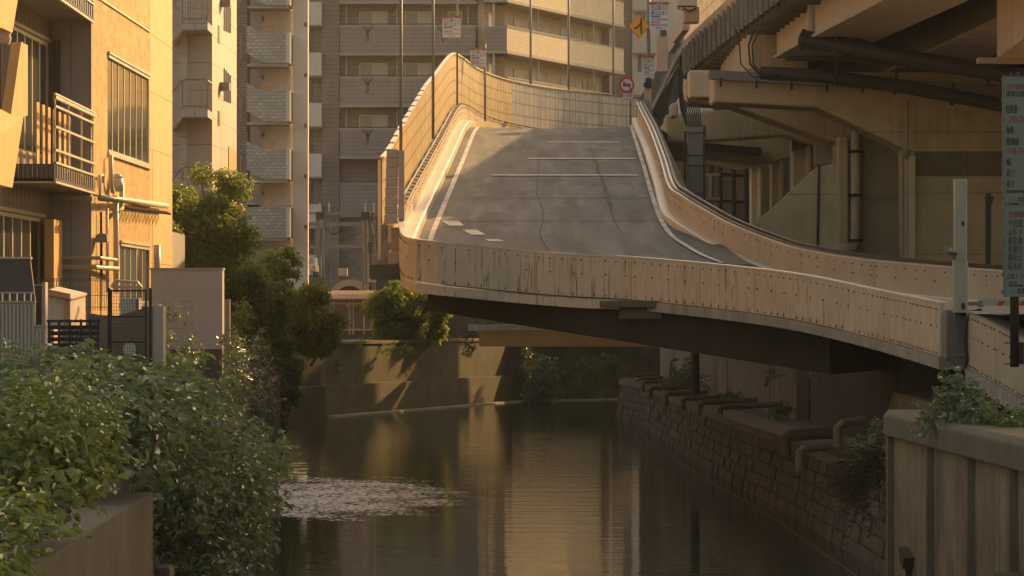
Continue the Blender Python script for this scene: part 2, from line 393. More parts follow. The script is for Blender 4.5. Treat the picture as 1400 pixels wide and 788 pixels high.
# ------------------------------------------------------------------ leaves
def leaf_mesh(pts, size, nrm=None, droop=.3, aspect=.55, jit=.35):
    """pts Nx3 -> folded leaf blades (6 verts, 2 quads) as arrays"""
    pts = np.asarray(pts); n = len(pts)
    if nrm is None: nrm = RNG.normal(size=(n,3)); nrm[:,2] = np.abs(nrm[:,2])+.5
    nrm = nrm+RNG.normal(size=(n,3))*jit; nrm /= np.linalg.norm(nrm, axis=1)[:,None]+1e-9
    a = RNG.normal(size=(n,3)); a[:,2] -= droop; a -= nrm*(a*nrm).sum(1)[:,None]; a /= np.linalg.norm(a, axis=1)[:,None]+1e-9
    b = np.cross(nrm, a); L = (size*RNG.uniform(.45, 1.55, n)*RNG.uniform(.8, 1.1, n))[:,None]; W = L*aspect*.5
    fold = nrm*W*.35
    V = np.stack([pts, pts+a*L*.38+b*W-fold*-1, pts+a*L*.75+b*W*.75-fold*-.6-nrm*L*.05, pts+a*L-nrm*L*.15, pts+a*L*.75-b*W*.75+fold*.6-nrm*L*.05, pts+a*L*.38-b*W+fold], axis=1).reshape(-1,3)
    i = np.arange(n)*6
    Fq = np.concatenate([np.stack([i, i+1, i+2, i+3], 1), np.stack([i, i+3, i+4, i+5], 1)])
    return V, Fq
def leaf_obj(name, V, Fq, m, parent=None, origin=None):
    mb = MB(); mb.v = V.tolist(); mb.f = [tuple(q) for q in Fq.tolist()]; mb.m = [0]*len(mb.f)
    return mb.build(name, m, parent, origin)
def clumps(cs, rs, n, flat=.8, shell=.55):
    cs = np.asarray(cs); rs = np.asarray(rs); w = rs**2; k = RNG.choice(len(cs), n, p=w/w.sum())
    d = RNG.normal(size=(n,3)); d /= np.linalg.norm(d, axis=1)[:,None]
    r = (RNG.uniform(0, 1, n)**shell)
    pos = cs[k]+d*(rs[k]*r)[:,None]*np.array([1,1,flat]); return pos, d
def tree(name, label, base, crown_c, crown_r, m, nclump, nleaf, size, trunk_r=.14, group=None, clump_r=.55, low=-1., cat='tree'):
    base = Vector(base); cc = Vector(crown_c); rx, ry, rz = crown_r
    root = thing(name, label, cat, base, group)
    cs = []
    while len(cs) < nclump:
        d = RNG.normal(size=3); d /= np.linalg.norm(d); r = RNG.uniform(.35, 1.)**.6
        if d[2]*r < low: continue
        cs.append((cc.x+d[0]*r*rx, cc.y+d[1]*r*ry, cc.z+d[2]*r*rz))
    cs = np.array(cs); rs = RNG.uniform(.6, 1.25, nclump)*clump_r
    tb = MB(); fork = base.lerp(cc, .55); fork.z = base.z+(cc.z-rz*.5-base.z)*.9
    tb.tube([base, base.lerp(fork, .5)+Vector((.08,-.05,0)), fork], [trunk_r, trunk_r*.85, trunk_r*.7], 8)
    tr = tb.build('trunk', 'bark', root, smooth=True)
    lb = MB()
    for c in cs[:: max(1, nclump//16)]:
        c = Vector(c); mid = fork.lerp(c, .5)+Vector((random.uniform(-.2,.2), random.uniform(-.2,.2), .15)); lb.tube([fork, mid, c], [trunk_r*.5, trunk_r*.3, trunk_r*.1], 5)
    lb.build('limbs', 'bark', root, smooth=True)
    pos, d = clumps(cs, rs, nleaf); nn = d*.8+np.array([0,0,.6]); V, Fq = leaf_mesh(pos, size, nn)
    leaf_obj('crown', V, Fq, m, root); return root
def bush(name, label, ells, m, n, size, group=None, base=None, cat='bush', stems=10, aspect=.55, droop=.3, partname='foliage', shoot=.5, spread=.55):
    """leaves set along arching shoots that start inside the mass and run out past its edge, plus a loose fill"""
    cs = np.array([e[0] for e in ells], dtype=float); er = np.array([e[1] for e in ells], dtype=float)
    b = Vector(base) if base is not None else Vector((cs[:,0].mean(), cs[:,1].mean(), (cs[:,2]-er[:,2]).min()))
    root = thing(name, label, cat, b, group)
    vol = er.prod(1)**.7; per = 13; ns = max(4, int(n*.86/per)); k = RNG.choice(len(cs), ns, p=vol/vol.sum())
    d = RNG.normal(size=(ns,3)); d /= np.linalg.norm(d, axis=1)[:,None]; r = RNG.uniform(0, 1, ns)**.45*.92
    st = cs[k]+d*er[k]*r[:,None]
    dr = d*.75+RNG.normal(size=(ns,3))*.45+np.array([0,-.1,.35-droop*.6]); dr /= np.linalg.norm(dr, axis=1)[:,None]
    Ls = RNG.uniform(.35, 1.25, ns)*size*6.*spread
    t = (np.arange(per)+.5)/per; P3 = st[:,None,:]+dr[:,None,:]*(Ls[:,None]*t)[:,:,None]; P3[:,:,2] -= (droop*.55*Ls[:,None]*t**2)
    side = np.cross(dr, np.array([0,0,1.])); side /= np.linalg.norm(side, axis=1)[:,None]+1e-6
    sg = np.where(np.arange(per)%2, 1., -1.); P3 += side[:,None,:]*(sg*size*.22)[None,:,None]+RNG.normal(size=P3.shape)*size*.12
    keep = RNG.uniform(size=(ns,per)) < .86; nn = np.repeat((np.array([0,-.12,1.])+d*.35)[:,None,:], per, 1)+side[:,None,:]*(sg*.35)[None,:,None]
    A = P3[keep]; NA = nn[keep]
    nf = int(n*.14); kf = RNG.choice(len(cs), nf, p=vol/vol.sum()); df = RNG.normal(size=(nf,3)); df /= np.linalg.norm(df, axis=1)[:,None]
    B = cs[kf]+df*er[kf]*(RNG.uniform(0, 1, nf)**.5*.9)[:,None]; pos = np.concatenate([A, B]); NB = np.concatenate([NA, df*.5+np.array([0,-.1,.9])])
    V, Fq = leaf_mesh(pos, size, NB, droop, aspect, .38); leaf_obj(partname, V, Fq, m, root)
    sb = MB()
    for i in range(stems):
        j = RNG.integers(ns); e0 = Vector(st[j]); e1 = Vector(P3[j,-1]); c = Vector(cs[k[j]]); s0 = c+Vector((0,0,-.5*er[k[j]][2])); sb.tube([s0, e0, e0.lerp(e1, .55), e1], [size*.09, size*.07, size*.05, size*.02], 5)
    sb.build_each('stem', 'bark', root); return root
# ================================================================== SETTING: water, ground
# the water sheet carries a finely meshed patch of ripples, its glitter painted on as white flecks
wx0, wx1, wy0, wy1, nx_, ny_ = -8.6, -1.2, 82.5, 105.5, 240, 420
gx = np.linspace(wx0, wx1, nx_+1); gy = np.linspace(wy0, wy1, ny_+1); X_, Y_ = np.meshgrid(gx, gy)
ed = 1-np.sqrt(((X_+4.9)/3.35)**2+((Y_-93.6)/10.0)**2)+.10*np.sin(Y_*1.1+X_*2.)+.06*np.sin(Y_*2.9); amp = np.clip(ed/.10, 0, 1)
H_ = np.zeros_like(X_); rw_ = np.random.default_rng(3)
for _ in range(70):
    th = rw_.uniform(0, 2*math.pi); lam = rw_.uniform(.14, .5); k_ = 2*math.pi/lam; H_ += lam*.0026*np.sin(k_*(X_*math.cos(th)*1.0+Y_*math.sin(th)*.42)+rw_.uniform(0, 6.28))
edge = np.minimum.reduce([X_-wx0, wx1-X_, (Y_-wy0), wy1-Y_]); H_ *= amp*np.clip(edge/.5, 0, 1)
mb = MB(); mb.v = np.stack([X_, Y_, H_], -1).reshape(-1, 3).tolist(); W_ = nx_+1
mb.f = [(r*W_+c, r*W_+c+1, (r+1)*W_+c+1, (r+1)*W_+c) for r in range(ny_) for c in range(nx_)]; mb.m = [0]*len(mb.f)
for q in ([(-60,-60,0),(60,-60,0),(60,wy0,0),(-60,wy0,0)], [(-60,wy1,0),(60,wy1,0),(60,330,0),(-60,330,0)], [(-60,wy0,0),(wx0,wy0,0),(wx0,wy1,0),(-60,wy1,0)], [(wx1,wy0,0),(60,wy0,0),(60,wy1,0),(wx1,wy1,0)]): mb.poly(q)
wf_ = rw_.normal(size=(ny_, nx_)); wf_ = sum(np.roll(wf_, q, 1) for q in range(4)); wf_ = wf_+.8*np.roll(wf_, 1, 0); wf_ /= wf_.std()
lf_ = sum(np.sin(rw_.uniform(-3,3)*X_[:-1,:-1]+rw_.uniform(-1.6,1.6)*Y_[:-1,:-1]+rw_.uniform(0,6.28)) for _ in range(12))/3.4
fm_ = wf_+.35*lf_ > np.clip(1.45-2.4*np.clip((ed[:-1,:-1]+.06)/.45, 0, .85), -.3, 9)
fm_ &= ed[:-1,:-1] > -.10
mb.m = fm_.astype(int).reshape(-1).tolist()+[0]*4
struct('water', mb, ['water','glitter_paint'])
mb = MB(); mb.poly([(-400,-200,-1.6),(400,-200,-1.6),(400,700,-1.6),(-400,700,-1.6)]); struct('ground', mb, 'soil')
LB = [(-3.95,-40),(-3.98,28),(-4.24,40.3),(-4.9,41),(-5.3,60),(-6.6,90),(-8.0,118),(-9.3,137),(-10.9,163.5)]   # left bank line
mb = MB()
def bank(mb, line, far_x, z, zb=-1.):
    n = len(line)
    for i in range(n-1):
        (x0,y0),(x1,y1) = line[i], line[i+1]
        mb.poly([(x0,y0,z),(x1,y1,z),(far_x,y1,z),(far_x,y0,z)])
        mb.poly([(x0,y0,zb),(x1,y1,zb),(x1,y1,z),(x0,y0,z)])
    return mb
bank(mb, [(x-.35,y) for x,y in LB], -200, 2.75); mb.poly([(-11.2,163.5,-1),(-200,163.5,-1),(-200,163.5,2.75),(-11.2,163.5,2.75)])
struct('left_bank_ground', mb, 'soil')
mb = MB()
for (xa,ya),(xb,yb) in zip(LB[3:], LB[4:]): mb.hexa([(-90,ya,2.0),(xa-1.3,ya,2.0),(xb-1.3,yb,2.0),(-90,yb,2.0)], [(-90,ya,3.25),(xa-1.3,ya,3.25),(xb-1.3,yb,3.25),(-90,yb,3.25)])
struct('pavement', mb, 'paving')
FW = [(-11.2,163.2),(-9.36,166.7),(-.17,196),(8.4,203.5),(30,214)]        # far wall line
mb = MB()
mb.poly([(x,y+.6,3.55) for x,y in FW]+[(200,214,3.55),(200,420,3.55),(-200,420,3.55),(-200,163.8,3.55)])
struct('far_street', mb, 'asphalt_dark')
RW = [(7.45,58),(7.40,66),(7.22,86),(6.75,103),(6.35,128),(6.2,150),(6.05,171),(16,172.6)]                # crest of right stone wall
UW = [(9.4,58),(9.35,66),(9.2,86),(8.7,104),(8.0,128),(7.75,150),(7.8,169.5),(16,171)]
mb = MB(); mb.poly([(x+.3,y,5.0) for x,y in UW][::-1]+[(9.6,44.8,5.0)][::-1]+[(90,44.8,5.0),(90,207,5.0)]); 
mb.poly([(9.6,44.8,-1),(9.6,44.8,5),(90,44.8,5),(90,44.8,-1)])
struct('right_street', mb, 'paving')

# ------------------------------------------------------------------ embankment walls
def wallstrip(name, line, z0, z1, th, m, label, cat='wall', batter=0., side=1, coping=None):
    root = thing(name, label, cat, (line[0][0], line[0][1], z0)); path = [Vector((x,y,0)) for x,y in line]
    mb = MB(); mb.sweep(path, [(0,z1),(side*-batter,z0),(th*side,z0),(th*side,z1)]); mb.build('wall_face', m, root)
    if coping:
        w, h, mm = coping; mb = MB(); mb.sweep(path, [(-side*.06,z1+.003),(-side*.06,z1+h),(side*w,z1+h),(side*w,z1+.003)]); mb.build('coping', mm, root)
    return root
wallstrip('far_canal_wall', FW, .42, 3.5, .6, 'far_wall', 'dark stained concrete canal wall across the far end of the water', coping=(.5,.16,'con_mid'), side=-1)
mb = MB(); mb.sweep([Vector((x,y,0)) for x,y in FW], [(.32,-1),(.25,1.5),(-.3,1.5),(-.3,-1)])
tag(mb.build('wall_footing', 'far_wall'), 'low mossy concrete footing ledge at the foot of the far canal wall', 'wall')
mb = MB(); mb.sweep([Vector((x,y,0)) for x,y in FW[1:4]], [(.75,-.3),(.75,.06),(.40,.06),(.40,-.3)])
tag(mb.build('waterline_sill', 'con_light'), 'thin pale concrete sill at the waterline below the far wall', 'ledge')
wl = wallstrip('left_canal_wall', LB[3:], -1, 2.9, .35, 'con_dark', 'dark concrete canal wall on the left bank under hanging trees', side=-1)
# foreground left wall
wallstrip('foreground_wall', [(-3.55,10),(-3.98,28),(-4.24,40.3)], -1, 2.9, .55, 'con_fore', 'brown concrete canal wall in the near left corner half buried in leaves', side=-1)
# right lower stone wall: courses of real blocks
root = thing('stone_canal_wall', 'dark stone block canal wall along the right of the water', 'wall', (7,58,0))
mb = MB(); mb.sweep([Vector((x,y,0)) for x,y in RW], [(.10,1.62),(-.42,-1),(.6,-1),(.6,1.62)]); mb.build('backing', 'con_dark', root)
path = smooth([(x,y,0) for x,y in RW], 2.0)
L = arclen(path); mb = MB(); z = -.35; row = 0
while z < 1.55:
    h = .325; s = (row % 2)*.45
    while s < L[-1]-1:
        w = random.uniform(.8,1.15); a = at(path, L, s+.02); b = at(path, L, s+w-.02); t = (b-a).normalized(); n = Vector((t.y,-t.x,0))
        bat0 = -.47*(1.62-z)/2.62+.06; bat1 = -.47*(1.62-z-h)/2.62+.06; pr = random.uniform(-.03,.03)
        c = .05
        def q(p, o, zz): return p+n*o+Vector((0,0,zz))
        mb.hexa([q(a,bat0+pr-.10,z+.015), q(a,bat0+.2,z+.015), q(b,bat0+.2,z+.015), q(b,bat0+pr-.10,z+.015)][::1],
                [q(a,bat1+pr-.10,z+h-.012), q(a,bat1+.2,z+h-.012), q(b,bat1+.2,z+h-.012), q(b,bat1+pr-.10,z+h-.012)])
        s += w
    z += h; row += 1
o = mb.build('block_courses', 'stone', root); bevel(o, .016, 1)
mb = MB(); mb.sweep(path, [(-.16,1.62),(-.16,1.84),(1.0,1.80),(1.0,1.62)]); mb.build('ledge', 'con_mid', root)
mb = MB(); mb.sweep([Vector((x,y,0)) for x,y in UW], [(-1.6,1.70),(-1.6,1.78),(.3,1.78),(.3,1.70)]); mb.build('berm', 'con_dark', root)
# pale float line along the foot
mb = MB(); pth = offset(path, -.86); mb.tube([p+Vector((0,0,.02+.01*math.sin(i*1.7))) for i, p in enumerate(pth[:44])], .008, 5)
tag(mb.build('float_line', 'rope'), 'thin pale rope line floating along the foot of the stone wall', 'rope')
mb = MB(); mb.hexa([P(857,573,171.4),P(1010,573,171.4),P(1010,573,178),P(857,573,178)], [P(880,474,171.6),P(1010,474,171.6),P(1010,474,178),P(880,474,178)]); tag(mb.build('bank_end_wall', 'stone'), 'taller leaning stone wall end at the far corner of the right bank', 'wall')
# upper right wall, board formed panels
root = thing('upper_bank_wall', 'streaked board formed concrete wall set back above the stone ledge', 'wall', (8,104,1.78))
UP = smooth([(x,y,0) for x,y in UW[3:]], 3.0); LU = arclen(UP)
for k in range(9):
    s0 = k*7.5; mb = MB(); mb.sweep(sub(UP, s0+.04, min(LU[-1], s0+7.46)), [(-.02-.03*(k%2),1.785),(-.06-.03*(k%2),4.95),(.35,4.95),(.35,1.785)]); mb.build('wall_panel', 'con_board', root)
# abutment under the ramp and sloped block beside it
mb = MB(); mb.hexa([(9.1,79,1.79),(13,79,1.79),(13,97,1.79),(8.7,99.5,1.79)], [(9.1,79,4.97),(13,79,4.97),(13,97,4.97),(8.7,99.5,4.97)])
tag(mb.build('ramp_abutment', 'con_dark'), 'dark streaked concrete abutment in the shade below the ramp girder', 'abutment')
mb = MB(); mb.hexa([(7.75,68,1.82),(9.6,68,1.82),(9.6,77,1.82),(8.15,77,1.82)], [(8.35,68,3.25),(9.6,68,3.25),(9.6,77,3.25),(8.6,77,3.25)])
tag(bevel(mb.build('sloped_block', 'con_mid'), .06), 'sloping concrete buttress block beside the near grey wall top', 'buttress')
# near right wall with pilasters
root = thing('near_river_wall', 'near right concrete canal wall with raised ribs and thick rounded coping', 'wall', (5.9,53,-1))
NWp = [Vector((5.9-.0, 53,0)), Vector((6.62,20,0))]
mb = MB(); mb.sweep(NWp, [(0,3.10),(0,-1),(-1.6,-1),(-1.6,3.10)]); mb.build('wall_face', 'near_wall', root)
mb = MB(); mb.sweep([NWp[0]+Vector((0,.06,0)), NWp[1]], [(.13,3.12),(.13,3.44),(.05,3.52),(-.75,3.52),(-.8,3.12)]); bevel(mb.build('coping', 'con_mid', root), .03)
for yy, w in ((52.86,.22),(48.6,.20),(44.9,.22),(41.6,.24),(38.6,.2)):
    x = 5.9+(53-yy)*.0218; mb = MB(); mb.box(x-.10, x+.3, yy-w/2, yy+w/2, -1, 3.105); mb.build('rib', 'con_mid', root)
x = 5.9+(53-41.3)*.0218; mb = MB(); mb.tube([(x-.32,41.25,1.75),(x+.2,41.25,1.75)], .14, 14); mb.tube([(x-.16,41.25,1.6),(x-.16,41.25,-1)], .05, 8)
mb.build('drain_stub', 'con_mid', root)
mb = MB()
mb.prism([(x+.0,0,0) for x in ()] or [(5.955,51.2,1.52),(5.955,50.5,1.40),(5.955,50.65,1.22),(5.955,51.05,1.30)], (-.16,0,0)); mb.prism([(5.96,50.95,1.25),(5.96,50.75,1.2),(5.96,50.85,.9)], (-.1,0,0))
mb.build('rubble_clump', 'bark', root)
# ------------------------------------------------------------------ drain pipes over the stone ledge
k = 0
for (px, py, Y, r, ln) in [(876,527,168,.13,1.2),(884,530,160,.13,1.2),(892,533,152,.14,1.3),(903,541,138,.19,1.7),(926,548,129,.15,1.6),(950,552,122,.15,1.6),(975,557,115,.17,1.9),(1003,563,108,.15,1.9),(1097,615,83,.24,1.35),(1119,632,76,.17,.8),(1172,590,73,.16,.6)]:
    x = PX(px, Y)-.42; zc = max(PZ(py, Y), 1.84)+r*.6+.05; mb = MB(); drop = .42 if Y > 90 else .48
    mb.tube([(x,Y,zc-drop),(x,Y,zc-.06),(x+.10,Y+.03,zc+.02),(x+ln,Y+.3,zc+.08)], r*.6, 12)
    tag(mb.build('drain_pipe', 'con_mid', smooth=False), ['%s bent drain pipe poking over the stone ledge' % w for w in
        ('farthest small grey','second farthest small grey','third farthest small grey','thick grey elbow','stubby elbow, first after the leafy ledge bush,','stubby elbow, second after the leafy ledge bush,','long elbow, third after the leafy ledge bush,','long dark elbow, nearest the black abutment,','thick pale elbow, biggest of all,','short upright pale','short cut off')][k], 'drain pipe', 'drain pipes on the stone ledge'); k += 1
mb = MB(); c = P(950,500,126); mb.tube([(c.x,c.y,1.8),(c.x,c.y,5.2)], .17, 12); tag(mb.build('downpipe', 'pipe_dark'), 'dark vertical downpipe against the upper bank wall by the leafy bush', 'pipe')
mb = MB(); c = P(917,500,140); mb.tube([(c.x,c.y,1.8),(c.x,c.y,3.0),(c.x+.08,c.y,3.12),(c.x+.3,c.y,3.15)], .06, 8); tag(mb.build('vent_pipe', 'con_mid'), 'thin hooked grey vent pipe left of the leafy ledge bush', 'pipe')
# bits on the left bank
mb = MB(); mb.pb(287,322,556,640,100,1.6); tag(mb.build('concrete_block', 'con_mid'), 'grey concrete pier block on the left bank under the ivy', 'concrete block')
mb = MB()
for i in range(5): mb.pb(268+i*5, 318, 520+i*9, 640, 106-i*.9, .9)
tag(mb.build('bank_steps', 'con_dark'), 'dark concrete steps going down the left bank behind the bushes', 'steps')
mb = MB(); mb.pb(212,233,776,795,44,.6); tag(bevel(mb.build('rubble_stone','con_mid'), .04), 'grey stone at the water edge below the left bushes', 'stone')

# ================================================================== RAMP
def zroad(Y):
    if Y < 84: return 5.95-(84-Y)*.047
    if Y < 92: return 5.95+(Y-84)*.117+.0*(Y-84)
    if Y < 142: return 6.886+(Y-92)*.1166
    if Y < 150: u = (Y-142)/8; return 12.716+8*.1166*(u-u*u/2)
    return 13.183
ramp = thing('highway_ramp', 'curving elevated on-ramp of concrete and cream steel climbing over the canal', 'road ramp', (1,85,4.5))
LL = [(-2.36,87),(-2.25,91.4),(-2.17,98.5),(-1.79,123),(-1.51,141),(-1.25,150),(-.5,158),(1.0,165.5),(3.5,172),(7.5,178)]
RR = [(4.9,87),(4.55,91.4),(4.33,98.5),(4.69,123),(4.97,141),(5.3,150),(6.0,155),(7.0,159),(8.5,163),(11,167)]
LLp = smooth([(x,y,zroad(y)) for x,y in LL], 1.0); RRp = smooth([(x,y,zroad(y)) for x,y in RR], 1.0)
# near parapet plan, top edge
NP = [(-3.0,89,7.62),(-2.98,86.5,7.32),(-2.80,84.0,7.02),(-2.35,82.2,6.83),(-1.5,81.7,6.70),(-.3,81.9,6.60),(.9,82.2,6.50),(2.85,81,6.34),(5.0,78,6.08),(6.43,75,5.85),(7.7,71,5.47),(8.12,64.2,5.24)]
NPp = smooth([P(549,300,87.4),P(550.5,313,85.4),P(556,323,83.6),P(571,328,82.2),P(600,331.5,81.8),P(650,336.5,82.0),P(713,343,82.3),P(790,348.5,81.8),P(866,352,81),P(1000,364,78),P(1100,376.5,75),P(1206,398,71),P(1291,415,64.2)], .35)
# inner right barrier, top edge
IR = smooth([P(873,140,150),P(876,148,143),P(890,176,128),P(905,216,112.5),P(917,254,101.5),P(934,268,97),P(962,285,94.5),P(1000,306,91.5),P(1060,330,88),P(1100,342,85),P(1180,355,82),P(1300,366,78),P(1372,371,76),P(1480,378,73)], .6)
# road surface: ramp ribbon
n = 60; Ls = arclen(LLp); Rs = arclen(RRp); mb = MB(); base = len(mb.v)
for i in range(n+1):
    a = at(LLp, Ls, Ls[-1]*i/n); b = at(RRp, Rs, Rs[-1]*i/n); t = Vector((1,0,0)); mb.v += [tuple(a-t*.62), tuple(a), tuple((a+b)/2), tuple(b), tuple(b+t*.6)]
for i in range(n):
    for j in range(4): q = i*5+j; mb.face((q, q+1, q+6, q+5))
# road surface: lower entrance, fan to the near parapet and the street on the right
ins = [p+Vector((0,0,-1.0)) for p in offset(NPp, -.15)]
q0 = len(mb.v)
low = [(-2.95,86.9),(-2.7,84.2),(-1.9,82.3),(0,82.4),(2.8,81.3),(5.0,78.3),(6.4,75.3),(7.7,71.2),(8.1,64.2)]
hi =  [(-2.95,87.2),(-2.3,87.1),(-.6,87.0),(1.2,87),(3.2,87),(5.6,88.6),(7.2,85.5),(9.9,78.3),(14,72)]
def zlow(x, y): return zroad(min(y, 87)) if x < 2 else zroad(min(y,87))*(1-min(1,(x-2)/8))+4.98*min(1,(x-2)/8)
nr = 6
for (x0,y0),(x1,y1) in zip(low, hi):
    for k in range(nr+1):
        u = k/nr; x = x0+(x1-x0)*u; y = y0+(y1-y0)*u; z0 = zlow(x0,y0); z1 = zroad(87) if y1 > 86.95 and x1 < 4.0 else zlow(x1,y1)
        mb.v.append((x,y,z0+(z1-z0)*u))
for i in range(len(low)-1):
    for k in range(nr): a = q0+i*(nr+1)+k; mb.face((a, a+nr+1, a+nr+2, a+1))
mb.poly([(8.1,64.2,5.004),(8.3,50,5.004),(40,50,5.004),(40,72,5.004),(14,72,5.004)])
struct('road', mb, 'asphalt')
def zsurf(x, y):   # ramp ribbon only
    return zroad(y)
# slab and edge beams
n = 70; mb = MB(); q0 = 0
for i in range(n+1):
    a = at(LLp, Ls, Ls[-1]*i/n); b = at(RRp, Rs, Rs[-1]*i/n); t = Vector((1,0,0))
    mb.v += [tuple(a-t*1.25+Vector((0,0,-.03))), tuple(b+t*1.2+Vector((0,0,-.03))), tuple(b+t*1.2+Vector((0,0,-.42))), tuple(a-t*1.25+Vector((0,0,-.42)))]
for i in range(n):
    for j in range(4): q = i*4+j; r = i*4+(j+1)%4; mb.face((q, r, r+4, q+4))
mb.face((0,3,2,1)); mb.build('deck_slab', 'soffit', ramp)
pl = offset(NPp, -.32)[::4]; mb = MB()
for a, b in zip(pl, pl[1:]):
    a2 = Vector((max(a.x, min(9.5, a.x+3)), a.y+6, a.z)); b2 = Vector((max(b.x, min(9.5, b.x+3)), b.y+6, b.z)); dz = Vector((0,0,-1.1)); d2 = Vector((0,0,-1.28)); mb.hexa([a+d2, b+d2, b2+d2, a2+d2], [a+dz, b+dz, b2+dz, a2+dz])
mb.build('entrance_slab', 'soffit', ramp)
# deep cross girder underneath
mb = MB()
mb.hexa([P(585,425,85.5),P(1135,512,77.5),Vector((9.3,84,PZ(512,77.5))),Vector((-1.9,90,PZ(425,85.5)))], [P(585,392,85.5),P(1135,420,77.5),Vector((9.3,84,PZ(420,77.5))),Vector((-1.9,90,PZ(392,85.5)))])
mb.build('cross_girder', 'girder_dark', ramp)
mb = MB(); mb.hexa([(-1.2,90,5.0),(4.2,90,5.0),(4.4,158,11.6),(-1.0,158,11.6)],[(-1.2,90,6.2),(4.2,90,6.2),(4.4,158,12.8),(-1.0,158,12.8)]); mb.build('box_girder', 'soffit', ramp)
# bracket stubs under the parapet
mb = MB(); mb.pb(822,912,411.5,420,80.2,2.2); mb.pb(848,905,420.2,436,80.5,2.0); mb.build('bearing_bracket', 'con_mid', ramp)
# left kerb and right kerb on the ramp
LK = offset(LLp, -.34)
mb = MB(); mb.sweep(LK, [(0,-.02),(0,.24),(-.06,.27),(-.46,.27),(-.46,-.02)]); mb.build('left_kerb', 'parapet_clean', ramp)
IRb = [Vector((p.x,p.y,p.z)) for p in offset(IR, 0)]
mb = MB(); mb.sweep(IR, [(.30,-1.02),(.30,-.70),(.27,-.68),(.05,-.68),(.05,-1.02)]); mb.build('right_kerb', 'coping', ramp)
# lane paint
def ribbon(mb, path, w, dz, off=0.):
    a = offset(path, off-w/2); b = offset(path, off+w/2)
    for i in range(len(path)-1): mb.poly([a[i]+Vector((0,0,dz)), b[i]+Vector((0,0,dz)), b[i+1]+Vector((0,0,dz)), a[i+1]+Vector((0,0,dz))])
mb = MB(); ribbon(mb, LLp[4:], .15, .012); o = mb.build('edge_line', 'linepaint', ramp)
REL = smooth([P(1010,366,84.5)-Vector((0,0,0)),]+[Vector((x,y,zroad(y))) for x,y in [(5.2,87.4),(4.62,91),(4.35,98.5),(4.69,123),(4.97,141),(5.2,147)]], 1.0) if False else smooth([(x,y,zroad(y)) for x,y in [(5.35,86.9),(4.75,90.6),(4.33,98.5),(4.69,123),(4.97,141),(5.15,147)]], 1.0)
mb = MB(); ribbon(mb, REL, .14, .03); mb.build('edge_line', 'linepaint', ramp)
for (x0,x1,y) in [(-.05,4.30,97.5)] if False else []: pass
for (px0,px1,py) in [(747,846,196),(722,868,218.5),(672,872,241.5)]:
    Y = next(y for y in np.arange(90,150,.05) if PZ(py,y) <= zroad(y)); mb = MB()
    mb.poly([(PX(px0,Y),Y,zroad(Y)+.04),(PX(px1,Y),Y,zroad(Y)+.04),(PX(px1,Y),Y+.28,zroad(Y+.28)+.04),(PX(px0,Y),Y+.28,zroad(Y+.28)+.04)]); mb.build('expansion_joint', 'joint', ramp)
for (px0,px1,py) in [(606,900,272),(596,940,303)]:
    Y = next(y for y in np.arange(86,150,.05) if PZ(py,y) <= zroad(y)); mb = MB()
    mb.poly([(PX(px0,Y),Y,zroad(Y)+.03),(PX(px1,Y),Y,zroad(Y)+.03),(PX(px1,Y),Y+.10,zroad(Y+.10)+.03),(PX(px0,Y),Y+.10,zroad(Y+.10)+.03)]); mb.build('seam', 'crack', ramp)
for quad in ([(603,302.5),(627,302.5),(634,309.5),(614,309.5)], [(632,315),(652,315),(664,322),(644,322)], [(664,328),(682,328),(690,331),(668,331)]):
    pts = []
    for px, py in quad:
        Y = next((y for y in np.arange(86,150,.02) if PZ(py,y) <= zroad(y)), 88); pts.append((PX(px,Y),Y,zroad(Y)+.018))
    mb = MB(); mb.poly(pts); mb.build('merge_mark', 'linepaint', ramp)
mb = MB()
for xs, ys in (((.95,.75,.9,.85,1.0,.9),(89,95,101,112,128,146)), ((3.0,2.9,3.05,2.95),(95,108,123,142))):
    p = smooth([(x+.05*math.sin(y),y,zroad(y)) for x,y in zip(xs,ys)], 1.2); p = [q+Vector((random.uniform(-.035,.035),0,0)) for q in p]; ribbon(mb, p, .028, .02)
mb.build('tar_seam', 'crack', ramp)
mb = MB(); ribbon(mb, [Vector((3.02+.05*random.uniform(-1,1),y,zroad(y))) for y in np.arange(104,124,1.5)], .12, .021); mb.build('repair_patch', 'crack', ramp)

